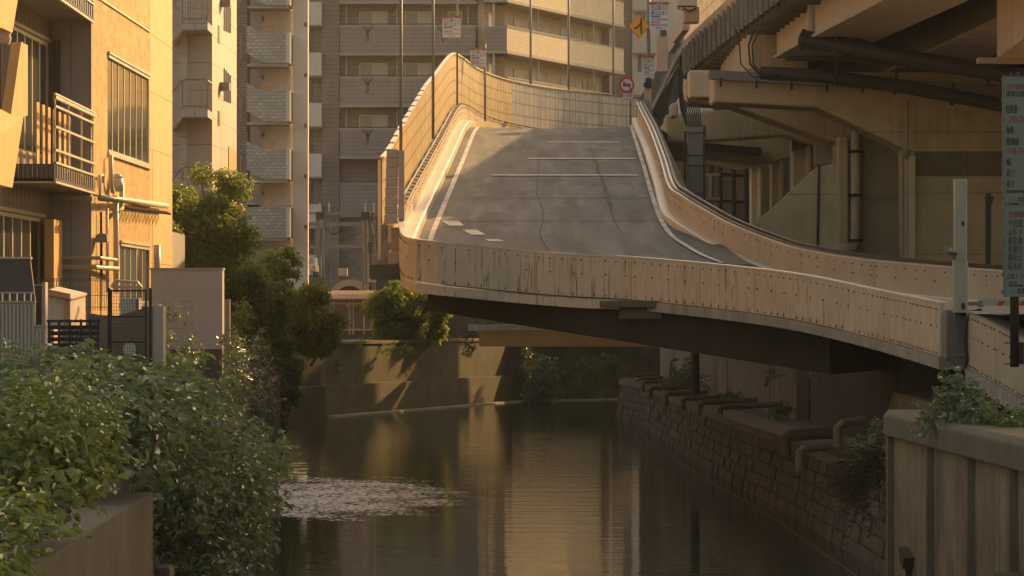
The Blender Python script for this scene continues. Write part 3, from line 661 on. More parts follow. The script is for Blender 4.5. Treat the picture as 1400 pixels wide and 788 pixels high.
# ------------------------------------------------------------------ near steel parapet
par = thing('steel_parapet', 'long curved cream steel parapet with bolts and rust streaks facing the camera', 'parapet', (2,81,5))
Lp = arclen(NPp)
def bolted(root, path, s0, s1, h, m, side=1., th=.07, name='panel', rows=(.09,.42,.80), step=.62, bolts=True, base=0., rust=0.):
    sp = sub(path, s0, s1); mb = MB(); o0 = 0.; o1 = side*th
    mb.sweep(sp, [(o1,-h),(o1,-.012),(o0,-.012),(o0,-h)] if side > 0 else [(o0,-h),(o0,-.012),(o1,-.012),(o1,-h)])
    p = mb.build(name, m, root); p.data.shade_smooth(); p.data.set_sharp_from_angle(angle=R(30))
    if bolts:
        b = MB(); L_ = arclen(sp); s = .12; k = 0
        while s < L_[-1]-.05:
            q = at(sp, L_, s); q2 = at(sp, L_, min(L_[-1], s+.05)); t = (q2-q); t.z = 0
            if t.length < 1e-4: break
            t.normalize(); nn = Vector((t.y,-t.x,0))*side
            for j, r in enumerate(rows):
                if (j == 1) and k % 2: continue
                zz = -h+.05 if j == 2 else -r*h/1.0-.03
                if random.random() < .08: continue
                c = q+nn*(th)+Vector((random.uniform(-.015,.015),0,zz)); b.cur = 0; b.bar(c, c+nn*.02, .032)
                if rust and random.random() < rust and (j < 2 or random.random() < .3):
                    w_ = random.uniform(.005,.012); l_ = min(random.uniform(.06,.5), h+zz-.01); b.cur = 1; c2 = c+nn*.003
                    b.poly([c2-t*w_, c2+t*w_, c2+t*w_*.5+Vector((0,0,-l_)), c2-t*w_*.5+Vector((0,0,-l_))])
                if rust and j == 2:
                    b.cur = 1; c2 = c+nn*.003; b.poly([c2-t*.016+Vector((0,0,.07)), c2+t*.012+Vector((0,0,.07)), c2+t*.02+Vector((0,0,-.03)), c2-t*.02+Vector((0,0,-.03))])
            s += step/2 if k % 2 == 0 else step/2; k += 1
        if rust:
            q = at(sp, L_, L_[-1]-.02); q2 = at(sp, L_, L_[-1]-.05); t = (q-q2); t.z = 0; t.normalize(); nn = Vector((t.y,-t.x,0))*side; b.cur = 1
            z1 = -random.uniform(.05,.4); z0 = -random.uniform(.6,.98); c2 = q+nn*(th+.003); w_ = random.uniform(.008,.016); b.poly([c2-t*w_+Vector((0,0,z0)), c2+Vector((0,0,z0)), c2+Vector((0,0,z1)), c2-t*w_*.4+Vector((0,0,z1))])
        b.build('bolts', ['bolt','rust'], p)
    return p
def s_at_px(path, px):
    L_ = arclen(path); best = 0; bd = 1e9
    for p, l in zip(path, L_):
        d = abs(p.x/p.y*F+700-px)
        if d < bd: bd, best = d, l
    return best
cuts = [0]+[s_at_px(NPp, x) for x in (640,712,790,867,960,1035,1106,1187,1243)]+[Lp[-1]]
for a, b in zip(cuts, cuts[1:]): bolted(par, NPp, a+.012, b-.012, 1.0, 'parapet', rust=.55 if a < cuts[6] else .2)
mb = MB(); mb.sweep(NPp, [(.085,-.010),(.085,.022),(-.09,.022),(-.09,-.010)]); mb.build('top_rail', 'coping', par)
mb = MB(); mb.sweep(sub(NPp, 0, cuts[4]), [(.05,-1.27),(.05,-1.05),(-.02,-1.02),(-.3,-1.02),(-.3,-1.27)]); mb.build('edge_beam', 'parapet', par)
mb = MB(); mb.sweep(sub(NPp, cuts[4], Lp[-1]), [(.10,-1.24),(.10,-1.03),(0,-1.005),(-.4,-1.005),(-.4,-1.24)]); mb.build('concrete_edge', 'kerbcon', par)
# second segment, right of the post
NP2 = smooth([P(1327,426,61.2),P(1360,441,59),P(1395,458,57),P(1450,486,53.5),P(1520,524,49)], .35)
par2 = thing('steel_parapet', 'short cream steel parapet at the right frame edge sloping towards the viewer', 'parapet', (8.3,58,4))
L2 = arclen(NP2); c2 = [0]+[s_at_px(NP2, x) for x in (1346,1364,1392,1420,1455)]+[L2[-1]]
for a, b in zip(c2, c2[1:]): bolted(par2, NP2, a+.008, b-.008, 1.0, 'parapet_clean', rows=(.06,.40,.80), step=.5)
mb = MB(); mb.sweep(NP2, [(.08,-.008),(.08,.03),(-.22,.03),(-.22,-.008)]); mb.build('top_rail', 'kerbcon', par2)
mb = MB(); mb.sweep(NP2, [(.10,-1.30),(.10,-1.03),(0,-1.005),(-.35,-1.005),(-.35,-1.30)]); mb.build('concrete_edge', 'kerbcon', par2)
# grey connecting box at the post
mb = MB(); mb.pb(1294,1305,424,490,62.4,.5); mb.pb(1305.2,1328,428,487,62.2,.5); mb.prism([P(1296,491,62.3),P(1327,488,62.3),P(1326,505,62.3),P(1312,502,62.3)], (0,.4,0))
cb = tag(mb.build('corner_box', 'steel_box'), 'mottled grey steel corner box between the two cream parapets', 'steel box')
mb = MB(); mb.tube([P(1342,424,61.0),P(1327,427,61.0),P(1321,440,61.0),P(1319,465,61.0),P(1322,490,61.0),P(1319,503,61)], .035, 7); mb.tube([P(1323,442,61.1),P(1324,470,61.1),P(1320,500,61.1)], .025, 6)
mb.build('cable', 'cable', cb)
# ------------------------------------------------------------------ left ramp barrier: bolted panel, coping, noise wall
LB2 = offset(LLp, -.78); LB2 = [p+Vector((0,0,.92)) for p in LB2]; LB2 = [p for p in LB2 if p.y > 87.3]
bar = thing('ramp_side_barrier', 'low bolted cream side barrier along the left of the ramp, lit by the sun', 'barrier', (-3,88,6.5))
Lb = arclen(LB2); k = 0
while k*5.2 < Lb[-1]-1:
    bolted(bar, LB2, k*5.2+.01, min(Lb[-1], k*5.2+5.18), .72, 'parapet_clean', side=1., rows=(.1,.4,.8), step=1.0); k += 1
mb = MB(); mb.sweep(LB2, [(.10,-.010),(.10,.03),(-.12,.03),(-.12,-.010)]); mb.build('top_rail', 'coping', bar)
mb = MB(); s = .3
while s < Lb[-1]-1.4:
    q = sub(LB2, s, s+.95); mb.sweep(q, [(.10,.04),(.10,.11),(-.02,.11),(-.02,.04)]); s += 1.35
mb.build('hand_rail', 'cable', bar)
nw = thing('noise_wall', 'tall gridded noise wall curving along the left of the ramp, glowing in the sun', 'noise barrier', (-3.1,88,7))
NW = offset(LB2, -.22); Ln = arclen(NW)
def nwtop(s):   # height of the wall top above the road along its length
    return 2.62+min(1, s/26)*.5+.05*math.sin(s*.9)*0
s = .0; k = 0; far0 = None
while s < Ln[-1]-.6:
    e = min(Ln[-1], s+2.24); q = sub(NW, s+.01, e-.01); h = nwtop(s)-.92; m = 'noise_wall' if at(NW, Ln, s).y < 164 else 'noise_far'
    mb = MB(); mb.sheet(q, -.02, h); pn = mb.build('wall_panel', m, nw)
    mb = MB(); mb.sweep(q, [(.06,h+.001),(.06,h+.05),(-.06,h+.05),(-.06,h+.001)]); mb.build('cap', 'coping', pn)
    if k % 2 == 0:
        p0 = at(NW, Ln, s); mb = MB(); mb.box(p0.x-.11,p0.x-.035,p0.y-.03,p0.y+.03,p0.z-.9,p0.z+h-.03); mb.build('wall_post', 'coping', nw)
    s = e; k += 1
# stacked louvre box closing its near end
lv = thing('noise_wall_end', 'stack of eight pale horizontal louvre boards ending the noise wall beside the grey lamp post', 'noise panel', P(537,308,87))
for i in range(8):
    mb = MB(); x = -1.4*(i<4)-(.0); mb.pb(527-i*.45+1.5,544.5-i*.2,204+i*12.8,216+i*12.8,87.0,.35); bevel(mb.build('louvre_board', 'louvre', lv), .02)
mb = MB(); mb.pb(544.6,553,206,310,86.9,.18); mb.build('end_post', 'louvre', lv)
mb = MB(); mb.prism([P(534,311,87.3),P(551,311,87.3),P(551,372,87.3),P(543,371,87.3),P(535,364,87.3)], (0,2.2,0)); tag(bevel(mb.build('deck_end_block', 'girder_con'), .03), 'beige concrete end block of the ramp deck under the louvre boards', 'concrete block')
mb = MB(); mb.pb(546,551,300,346,86.8,.12); tag(mb.build('lamp_bracket', 'steel_grey'), 'grey steel bracket holding the near lamp post on the ramp edge', 'bracket')
# ------------------------------------------------------------------ inner right barrier
rb = thing('inner_barrier', 'cream bolted barrier sweeping down the right of the ramp to the street', 'barrier', (6,90,6))
Li = arclen(IR); k = 0; step = 4.1
while k*step < Li[-1]-.5:
    bolted(rb, IR, k*step+.012, min(Li[-1], k*step+step-.012), .74, 'parapet_clean', side=1., rows=(.12,.42,.8), step=.95); k += 1
mb = MB(); mb.sweep(IR, [(.09,-.010),(.09,.03),(-.12,.03),(-.12,-.010)]); mb.build('top_rail', 'coping', rb)
mb = MB(); mb.sweep(offset(IR, -.16), [(.03,.03),(.03,.12),(-.06,.12),(-.06,.03)]); mb.sweep(offset(IR,-.02), [(.05,.05),(.05,.075),(-.02,.075),(-.02,.05)]); mb.build('hand_rail', 'pipe_dark', rb)
mb = MB(); mb.sweep(offset(IR, -.13), [(.0,-1.2),(.0,-.02),(-.12,-.02),(-.12,-1.2)]); mb.build('backing', 'con_mid', rb)
# ================================================================== VIADUCT on the right
vi = thing('elevated_expressway', 'elevated expressway deck with ribbed dark fascia passing overhead on the right', 'viaduct', (10,120,5))
# left fascia line (bottom edge), curving right beyond the ramp crest
FA = smooth([P(1190,-75,97),P(1130,-45,107),P(1048,15,128),P(1000,51,145),P(959,84,160),P(940,100,169),P(924,115,180)], 1.0)
for i, p in enumerate(FA): pass
FAx = FA+[FA[-1]+Vector((1.2,10,0)), FA[-1]+Vector((6,22,0)), FA[-1]+Vector((14,34,0))]
FAx = [Vector((13.6,-20,17.2)), Vector((12.5,30,17.2)), Vector((11.6,70,17.2))]+FAx
FAx = [Vector((p.x,p.y,max(15.6,min(p.z,17.2)))) for p in FAx]
DW = 13.
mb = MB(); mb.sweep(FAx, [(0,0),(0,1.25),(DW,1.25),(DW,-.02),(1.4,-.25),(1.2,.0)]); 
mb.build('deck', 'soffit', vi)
Lf = arclen(FAx); s = 0; mb = MB()
while s < Lf[-1]-12:
    p = at(FAx, Lf, s); q = at(FAx, Lf, s+.1); t = (q-p).normalized(); n = Vector((t.y,-t.x,0)); mb.bar(p-n*.10+Vector((0,0,-.05)), p-n*.10+Vector((0,0,1.35)), .13, .20); s += 2.3
mb.build_each('fascia_rib', 'ribs', vi)
mb = MB(); mb.sweep(FAx, [(-.012,.02),(-.012,1.20),(-.004,1.20),(-.004,.02)]); mb.build('fascia_panel', 'fascia', vi)
mb = MB(); s = 105.8
while s < Lf[-1]-34:
    p = at(FAx, Lf, s); q = at(FAx, Lf, s+.1); t = (q-p).normalized(); n = Vector((t.y,-t.x,0)); mb.bar(p+n*.05+Vector((0,0,-.12)), p+n*1.5+Vector((0,0,-.14)), .22, .34); s += 2.3
mb.build_each('overhang_bracket', 'soffit', vi)
mb = MB(); mb.sweep(FAx, [(-.02,1.256),(-.02,1.75),(.25,1.75),(.25,1.256)]); mb.build('parapet', 'girder_con', vi)
mb = MB(); mb.sweep(sub(FAx, Lf[-1]-98, Lf[-1]-12), [(.10,1.76),(.10,3.15),(.2,3.15),(.2,1.76)]); mb.build('sound_or_shade_panel', 'noise_far', vi)
mb = MB(); mb.sweep(sub(FAx, 0, 112), [(.10,1.76),(.10,5.2),(.25,5.2),(.25,1.76)]); mb.build('sound_or_shade_panel', 'con_light', vi)  # unseen near stretch, raised to shade the bank bushes and yard
# longitudinal box girders on the bents
def lgirder(pts, w, h, m='girder_con'):
    p = smooth(pts, 2.); mb = MB(); mb.sweep(p, [(0,.10),(0,h),(w,h),(w,.10)]); g = mb.build('box_girder', m, vi)
    mb = MB(); mb.sweep(p, [(-.14,0),(-.14,.098),(w+.14,.098),(w+.14,0)]); mb.build('flange', 'con_light', g)
lgirder([P(1330,-62,86),P(1215,0,103),P(1105,57,124),P(1062,80,138)], 2.3, 2.0)
lgirder([P(1027,98,138.5),P(1008,104,146),P(985,118,160)], 2.3, 1.9)
lgirder([Vector((17.6,70,14.6)),Vector((16.4,100,14.6)),Vector((14.9,137,14.6)),Vector((13.4,165,14.6))], 2.3, 1.6, 'soffit')
# nearest bent, only its lit cap end shows
def bent(label, capL, capR, Y, dy, ztop, zbot, colpx=None, haunch=None, extra=None):
    root = thing('viaduct_pier', label, 'bridge pier', (PX(capL,Y)+4,Y,5), 'piers of the expressway'); return root
b0 = thing('viaduct_pier', 'nearest expressway pier head, its end glowing orange at the top right corner', 'bridge pier', (18,93,5))
mb = MB(); x0 = PX(1363,98.5); mb.hexa([(x0,98.5,12.4),(PX(1440,85),85,12.4),(24,85,12.4),(24,98.5,12.4)],[(x0,98.5,16.2),(PX(1440,85),85,16.2),(24,85,16.2),(24,98.5,16.2)]); mb.build('cap_beam', 'girder_con', b0)
mb = MB(); mb.box(x0-.5,x0+3,98.6,99.2,12.28,12.42); mb.build('flange', 'con_light', b0)
mb = MB(); mb.box(19,23,88,96,4.9,12.4); mb.build('column', 'con_pier', b0)
# second: big wall-like pier with haunched beam
def bent2(label, cap_px, cap_top, cap_bot, Y, dy, outline, colx, cm='con_pier', deep=2.6):
    root = thing('viaduct_pier', label, 'bridge pier', (PX(outline[2][0],Y),Y,4.95), None)
    pts = [P(px,py,Y) for px, py in outline]
    mb = MB(); mb.prism(pts, (0,deep,0)); bevel(mb.build('cap_beam', cm, root), .10, 3); return root
B1 = bent2('broad haunched pier wall with stained band behind the street barrier, right of the sloping slab', 0,0,0, 134, 3,
   [(975,98),(975,140),(1118,147),(1238,205),(1240,380),(1600,380),(1600,98)], 0)
mb = MB(); mb.prism([P(1250,207,133.94),P(1600,207,133.94),P(1600,241,133.94),P(1252,241,133.94)], (0,.04,0)); mb.build('stain_band', 'con_mid', B1)
mb = MB(); mb.prism([P(968,97,133.9),P(1560,97+30,133.9),P(1560,96+48,133.9),P(968,109,133.9)], (0,-.5,0)); mb.build('ledge', 'steel_grey', B1)
mb = MB()
for px in (984,1033,1081,1129,1178): mb.pb(px,px+3,106+(px-984)*.045,119+(px-984)*.045,133.3,.04)
mb.build_each('ledge_clip', 'pipe_dark', B1)
mb = MB(); mb.tube([P(1240,138,133.6),P(1240,203,133.6),P(1234,212,133.6),P(1234,360,133.6)], .07, 8); mb.build('conduit', 'pipe', B1)
mb = MB(); mb.tube([P(1243,204,133.4),P(1237,216,133.4)], .10, 8); mb.build('conduit_elbow', 'steel_grey', B1)
B2 = bent2('pier with a pale square column and drain pipe just left of the broad pier wall', 0,0,0, 142, 3,
   [(938,108),(938,141),(1000,145),(1143,196),(1143,372),(1236,372),(1236,106)], 0)
mb = MB(); mb.tube([P(1170,178,141.6),P(1170,332,141.6),P(1166,338,141.5),P(1140,342,141.2)], .21, 14); mb.build('drain_pipe', 'con_pale', B2, smooth=True)
mb = MB(); mb.pb(1145,1160,187,345,141.55,.5); bevel(mb.build('pilaster', 'con_pale', B2), .09, 3)
mb = MB(); mb.pb(1243,1252.5,212,360,133.6,.35); bevel(mb.build('pilaster', 'con_pale', B1), .07, 3)
mb = MB()
for py in (205,265,327): mb.pb(1160.5,1180,py,py+4,141.36,.4)
mb.build_each('pipe_clamp', 'pipe_dark', B2)
mb = MB(); mb.prism([P(1126,183,143.8),P(1144,186,143.8),P(1144,222,143.8),P(1115,225,143.8),P(1115,200,143.8)], (0,1,0)); mb.build('bracket', 'con_light', B2)
# sloping slab (stair wall) in front of the piers
mb = MB(); mb.prism([P(1028,310,131),P(1117,229,131),P(1146,222,131),P(1146,352,131),P(1028,352,131)], (0,.8,0)); o = mb.build('sloping_wall', 'con_pier')
tag(o, 'tall sloping yellowish concrete wall rising to the right below the pier heads', 'wall'); SW = o
mb = MB(); mb.tube([P(1120,226,130.9),P(1118,345,130.9)], .05, 7); tag(mb.build('conduit', 'pipe_dark'), 'dark conduit clipped down the sloping concrete wall', 'conduit')
specs = [(152, [(914,142),(914,193),(925,196),(1020,184),(1116,206),(1116,372),(1078,372),(1078,150),(1078,142)], 1086,1094, 'slim pale column and pipe of the pier third from the right under the deck'),
         (164, [(917,196),(921,212),(1060,214),(1060,206),(1084,206),(1084,372),(1062,372),(1062,195)], 1093,1100, ''),]
B3 = thing('viaduct_pier', 'mid distance pier whose long cap beam ends above the grey cable post', 'bridge pier', P(1085,372,154))
mb = MB(); mb.prism([P(910,157,154),P(910,194,154),P(935,195,154),P(1074,185,154),P(1128,205,154),P(1128,140,154)], (0,2.2,0)); bevel(mb.build('cap_beam', 'con_pier', B3), .1, 3)
mb = MB(); mb.pb(1084,1113,186,372,155.6,1.5); bevel(mb.build('column', 'con_pale', B3), .06)
mb = MB(); mb.tube([P(1106,188,155.2),P(1106,350,155.2)], .17, 12); mb.build('drain_pipe', 'con_pale', B3, smooth=True)
mb = MB(); mb.prism([P(1083,189,155.0),P(1098,180,155.0),P(1114,180,155.0),P(1114,196,155.0),P(1083,207,155.0)], (0,.5,0)); mb.build('haunch_bracket', 'con_mid', B3)
B4 = thing('viaduct_pier', 'farther pier with a short rounded cap end low behind the ramp barrier', 'bridge pier', P(1060,372,168))
mb = MB(); mb.prism([P(921,198,168),P(921,212,168),P(1030,228,168),P(1100,212,168),P(1100,170,168),P(921,158,168)], (0,2,0)); bevel(mb.build('cap_beam', 'con_pier', B4), .1, 3)
mb = MB(); mb.pb(1055,1076,206,372,169,1.4); bevel(mb.build('column', 'con_pale', B4), .06)
mb = MB(); mb.tube([P(1069,190,168.4),P(1069,350,168.4)], .16, 12); mb.build('drain_pipe', 'con_pale', B4, smooth=True)
B5 = thing('viaduct_pier', 'farthest pale pier column seen between the grey cable post and the slim columns', 'bridge pier', P(1035,372,182))
mb = MB(); mb.prism([P(935,205,182),P(935,216,182),P(1010,230,182),P(1080,226,182),P(1080,180,182),P(935,176,182)], (0,2,0)); bevel(mb.build('cap_beam', 'con_pier', B5), .1, 3)
mb = MB(); mb.pb(1027,1047,216,372,183,1.4); bevel(mb.build('column', 'con_pale', B5), .06)
mb = MB(); mb.tube([P(1040,205,182.5),P(1040,350,182.5)], .17, 12); mb.build('drain_pipe', 'con_pale', B5, smooth=True)
# rounded cap ends in front of the beams
for (a,b,c,d,Y,lab) in [(942,972,96,134,141,'upper rounded pale bearing block at the left end of the pier heads'),(931,940,108,141,146,'thin pale bearing block tucked left of the upper rounded block'),(917,927,141,160,150,'small bearing block above the lower pale block, left of the cables'),(905,910,170,193,158,'narrow dark edged bearing block farthest left above the ramp barrier')]:
    mb = MB(); mb.pb(a,b,c,d,Y,1.6); tag(bevel(mb.build('bearing_block', 'con_pale'), .1, 3), lab, 'bearing block')
# grey cable post beside the ramp
cp = thing('cable_post', 'grey square steel post with cables fanning into its top beside the ramp barrier', 'post', P(950,300,120))
mb = MB(); mb.pb(941,961,176,330,120,.5); mb.build('post', 'steel_grey', cp)
mb = MB(); mb.pb(938,964,174,181,119.9,.7); mb.pb(936,939,178,188,119.9,.4); mb.pb(963,966,178,187,119.9,.4); mb.build('collar', 'steel_grey', cp)
mb = MB()
for py in (212,226,264,282): mb.pb(940.5,961.5,py,py+1.3,119.97,.55)
mb.build_each('band', 'pipe_dark', cp)
mb = MB(); mb.tube([P(963,172,119.8),P(963,300,119.8)], .045, 6); mb.tube([P(936.5,180,119.8),P(936.5,262,119.8)], .04, 6); mb.build_each('conduit', 'pipe_dark', cp)
mb = MB()
for i in range(9):
    x = 942+i*2.1; mb.tube([P(932+i*2.6,132+i%3*3,121),P(936+i*2.6,150,120.6),P(x,176,120.2)], .022, 5)
mb.build_each('cable', 'cable', cp)
mb = MB()
for i, r in enumerate((.028,.024,.032,.026)):
    mb.tube([P(927+i*2,98,122),P(928+i*1.5,125,121.5),P(931+i*2,150,121),P(938,172,120.5)], r, 6)
tag(mb.build('cable_bundle', 'cable'), 'black cables hanging from the fascia down to the grey post', 'cables')
# pipes under the deck
dp = thing('deck_drain', 'thick brown drain pipe dropping from the deck into a long sloping pipe', 'drain pipe', P(1112,50,124))
mb = MB(); mb.tube([P(1113,-60,122),P(1113,36,122)], .24, 14); mb.tube([P(1113,34,122),P(1113,43,122)], .30, 14); mb.tube([P(1113,43,122),P(1115,56,122)], [.21,.16], 14); mb.build('downpipe', 'pipe', dp, smooth=False)
mb = MB(); mb.tube([P(1096,54,122),P(1170,66,121),P(1240,80,120),P(1345,97,119),P(1480,118,117)], .30, 14); mb.tube([P(1095,54,122),P(1099,54.5,122)], .38, 14); mb.tube([P(1168,65,121),P(1185,69,121)], .34, 14); mb.build('sloping_pipe', 'pipe_dark', dp, smooth=False)
mb = MB()
for px, py in ((1143,54),(1249,72),(1353,92)): mb.bar(P(px,py-16,121),P(px-2,py+26,121.2),.14,.05)
mb.build_each('hanger', 'pipe_dark', dp)
sp = thing('deck_drain', 'second long dark sloping pipe running lower across the broad pier wall', 'drain pipe', P(1200,120,131))
mb = MB(); mb.tube([P(1040,100,131.5),P(1120,104,131),P(1230,118,130.5),P(1380,146,130),P(1450,158,130)], .26, 14); mb.build('pipe_run', 'pipe_dark', sp)
mb = MB()
for px, py in ((1146,100),(1226,113),(1304,128)): mb.bar(P(px,py-14,130.5),P(px-3,py+16,130.6),.13,.05)
mb.build_each('hanger', 'cable', sp)
mb = MB(); mb.tube([P(1075,80,126),P(1150,80,126),P(1330,97,126)], .10, 8); tag(mb.build('conduit_run', 'pipe_dark'), 'thin dark conduit between the two sloping pipes under the deck', 'conduit')
mb = MB()
for i, o in enumerate((0, 4.5, 17.)):
    mb.tube([P(1040-o*2,40,126),P(1028-o,62,126),P(1030-o,88,126),P(1047-o,106,126),P(1066,104-i,126.5)], .028+.012*(i%2), 6)
mb.tube([P(1141,-10,121),P(1131,18,121),P(1135,36,121),P(1147,41,121)], .045, 7); mb.tube([P(1137,-10,121.4),P(1127,20,121.4),P(1131,38,121.4),P(1147,42,121.4)], .04, 7); mb.tube([P(1138,-4,120),P(1158,10,120),P(1190,16,120),P(1240,16,120)], .05, 6)
cl_ = thing('cable_loops', 'black cable loops drooping around the drain pipe below the deck', 'cables', P(1120,20,121)); mb.build_each('cable', 'cable', cl_)
# cream boxes on the far parapet of the expressway
eb = thing('junction_box', 'boxy cream lamp housing on the expressway parapet beside the top sign', 'junction box', P(945,25,150))
mb = MB(); mb.pb(927,953,-12,10,150,1.2); mb.prism([P(926,8,150),P(953,8,150),P(947,13,150),P(934,13,150)], (0,.8,0)); mb.build('housing', 'louvre', eb); mb = MB(); mb.pb(936,956,10,30,150.4,1.2); mb.build('base', 'girder_con', eb)
mb = MB(); mb.tube([P(935,11,149.8),P(942,16,149.6),P(950,12,149.8)], .05, 6); mb.build('loop', 'cable', eb)
for i, (a,b,lab) in enumerate(((P(938,30,154),P(924,48,160),'upper slanted grey equipment box on the expressway flank'),(P(928,48,161),P(918,63,167),'lower slanted grey equipment box on the expressway flank'))):
    mb = MB(); mb.bar(a, b, .3, .75); tag(mb.build('equipment_box', 'louvre'), lab, 'equipment box')
# second, farther expressway ramp flank that closes the view beside the signs
fp = thing('merging_parapet', 'sunlit sloping expressway parapet falling behind the grey sign post', 'parapet', P(885,150,170))
mb = MB(); mb.prism([P(869,172,168),P(871,140,168),P(905,84,172),P(935,20,176),P(938,-30,178),P(978,-30,178),P(925,90,172),P(892,150,168),P(880,172,168)], (0,.5,0)); mb.build('wall_face', 'noise_far', fp)
mb = MB(); mb.tube([P(889,154,167.6),P(907,118,170.4),P(921,88,171.4),P(950,40,174),P(985,-25,177)], .11, 6); mb.build('lower_edge', 'girder_con', fp)
mb = MB(); mb.prism([P(893,150,167.9),P(926,92,171.6),P(938,95,172),P(930,130,170),P(905,172,168)], (0,3,0)); mb.build('underside', 'soffit', fp)
# street backdrop under the expressway; end boxes added to keep sun off far wall
mb = MB(); mb.hexa([(16.5,205,4.9),(24,120,4.9),(26,120,4.9),(18.5,205,4.9)], [(16.5,205,18.4),(24,120,18.4),(26,120,18.4),(18.5,205,18.4)]); mb.box(12.0,16.6,202,204,4.9,22.0); mb.box(7.6,11.98,202.1,204.1,3.6,14.3)
tag(mb.build('street_wall', 'con_mid'), 'dim street back wall behind the piers, with boxes added to block low sun', 'wall')
mb = MB(); mb.box(12.6,19,262,270,3.6,34); tag(mb.build('distant_building', 'bldgF'), 'tan building seen as a sliver between the pier heads and the grey cable post', 'building')
bx = thing('service_frame', 'dim steel frame of pipes and girders in the dark behind the grey cable post', 'frame', P(985,300,190))
mb = MB()
for px in (972,985,1003,1020): mb.tube([P(px,195,190),P(px,330,190)], .12, 6)
for py in (238,274,224,300): mb.tube([P(955,py,190.2),P(1025,py+3,190.2)], .09, 6)
mb.build_each('tube', 'pipe_dark', bx)
mb = MB(); mb.pb(965,984,237,240.5,189,.3); mb.pb(970,973,240,274,189,.3); mb.pb(965,984,270,274,189,.3); mb.build_each('pale_bracket', 'pipe', bx)

# ================================================================== SIGNS
def notice(px0,px1,py0,py1,Y,label,pole=None,poledesc=None):
    root = thing('notice_board', label, 'sign', P((px0+px1)/2,py1,Y), 'closure notices above the ramp')
    x0,x1,z0,z1 = PX(px0,Y),PX(px1,Y),PZ(py1,Y),PZ(py0,Y); w = x1-x0; h = z1-z0
    mb = MB(); mb.box(x0,x1,Y,Y+.05,z0,z1); mb.build('board', 'sign_white', root)
    mb = MB(); mb.box(x0,x1,Y-.006,Y-.001,z1-h*.095,z1); mb.build('red_band', 'sign_band', root)
    text_mesh(root, 'band_text', 'TOKYO 2020', 'sign_white', x0+w*.3, Y-.010, z1-h*.078, h*.075, w*.4)
    text_mesh(root, 'headline_text', '芝公園入口', 'ink', x0+w*.06, Y-.008, z1-h*.275, h*.2, w*.88)
    text_mesh(root, 'headline_text', '通行止あり', 'ink', x0+w*.06, Y-.008, z1-h*.46, h*.18, w*.88)
    mb = MB(); mb.box(x0+w*.08,x0+w*.56,Y-.006,Y-.001,z1-h*.56,z1-h*.495); mb.build('blue_bar', 'sign_blue', root)
    text_mesh(root, 'bar_text', 'オリンピック', 'sign_white', x0+w*.12, Y-.010, z1-h*.55, h*.055, w*.38)
    text_mesh(root, 'date_text', '7月19日-8月9日', 'ink', x0+w*.08, Y-.008, z1-h*.66, h*.09, w*.84)
    mb = MB(); mb.box(x0+w*.08,x0+w*.56,Y-.006,Y-.001,z1-h*.76,z1-h*.695); mb.build('red_bar', 'sign_pink', root)
    text_mesh(root, 'bar_text', 'パラリンピック', 'sign_white', x0+w*.12, Y-.010, z1-h*.75, h*.055, w*.38)
    text_mesh(root, 'date_text', '8月24日-9月5日', 'ink', x0+w*.08, Y-.008, z1-h*.86, h*.09, w*.84)
    text_mesh(root, 'small_text', '首都高速道路', 'ink', x0+w*.35, Y-.008, z1-h*.95, h*.05, w*.3)
    return root
def post(name, label, px, Y, py0, py1, r, m='steel_grey', cat='pole', group=None, seg=10):
    mb = MB(); mb.tube([P(px,py1,Y),P(px,py0,Y)], r, seg); return tag(mb.build(name, m, smooth=True), label, cat, group)
notice(605,629.5,22,51.5,142,'white closure notice with red band, highest on the pole above the noise wall peak')
notice(643,664.5,66.5,91.5,152,'white closure notice with red band just right of the noise wall peak')
notice(888,914.5,3,41,128,'large white closure notice with red band overlapping the yellow diamond sign')
notice(879,894.5,77,108,150,'small white closure notice with red band above the no trucks sign side')
post('sign_pole','slim pole carrying the closure notice at the noise wall peak',625,142.2,-90,150,.042)
post('sign_pole','short dark pole of the closure notice right of the noise wall peak',663,152.2,60,166,.05)
post('lamp_post','thick grey lamp post rising from the near end of the noise wall',548,87.2,-60,306,.042)
post('lamp_post','second grey lamp post rising behind the ramp noise wall, left of its peak',592,109.5,-60,190,.048)
post('lamp_post','thin pole behind the noise wall, leftmost of three before the gallery balconies',725.5,186,-40,128,.06,'steel_grey')
post('lamp_post','thin pole behind the noise wall, middle of three before the gallery balconies',777.5,192,-40,142,.06,'steel_grey')
post('lamp_post','thin pole behind the noise wall, rightmost of three before the gallery balconies',838.5,198,-40,152,.06,'steel_grey')
# merge warning diamond
dg_ = thing('warning_sign', 'yellow diamond warning sign with a black merge symbol', 'road sign', P(873.5,53,152)); Y = 152; c = P(873.7,35.8,Y); r = PX(888.5,Y)-c.x; rz_ = 17.6/F*Y
def diamond(k, y, d): return MB().prism([(c.x-r*k,y,c.z),(c.x,y,c.z-rz_*k),(c.x+r*k,y,c.z),(c.x,y,c.z+rz_*k)], (0,d,0))
diamond(1.0, Y, .05).build('border', 'sign_black', dg_); diamond(.955, Y-.012, .008).build('face', 'sign_yellow', dg_)
mb = MB(); w = 1.25/F*Y
for a, b in ((P(876.6,24.5,Y),P(876.8,46.5,Y)),(P(866.8,40,Y),P(873.5,36,Y)),(P(873.2,36.3,Y),P(876.6,31,Y))):
    t = (b-a).normalized(); n_ = Vector((-t.z,0,t.x))*w; mb.prism([a-n_+Vector((0,-.02,0)), a+n_+Vector((0,-.02,0)), b+n_+Vector((0,-.02,0)), b-n_+Vector((0,-.02,0))], (0,.004,0))
mb.build('merge_symbol', 'sign_black', dg_)
post('sign_pole','grey pole behind the yellow diamond sign and the large closure notice',886.5,152.4,-30,165,.085)
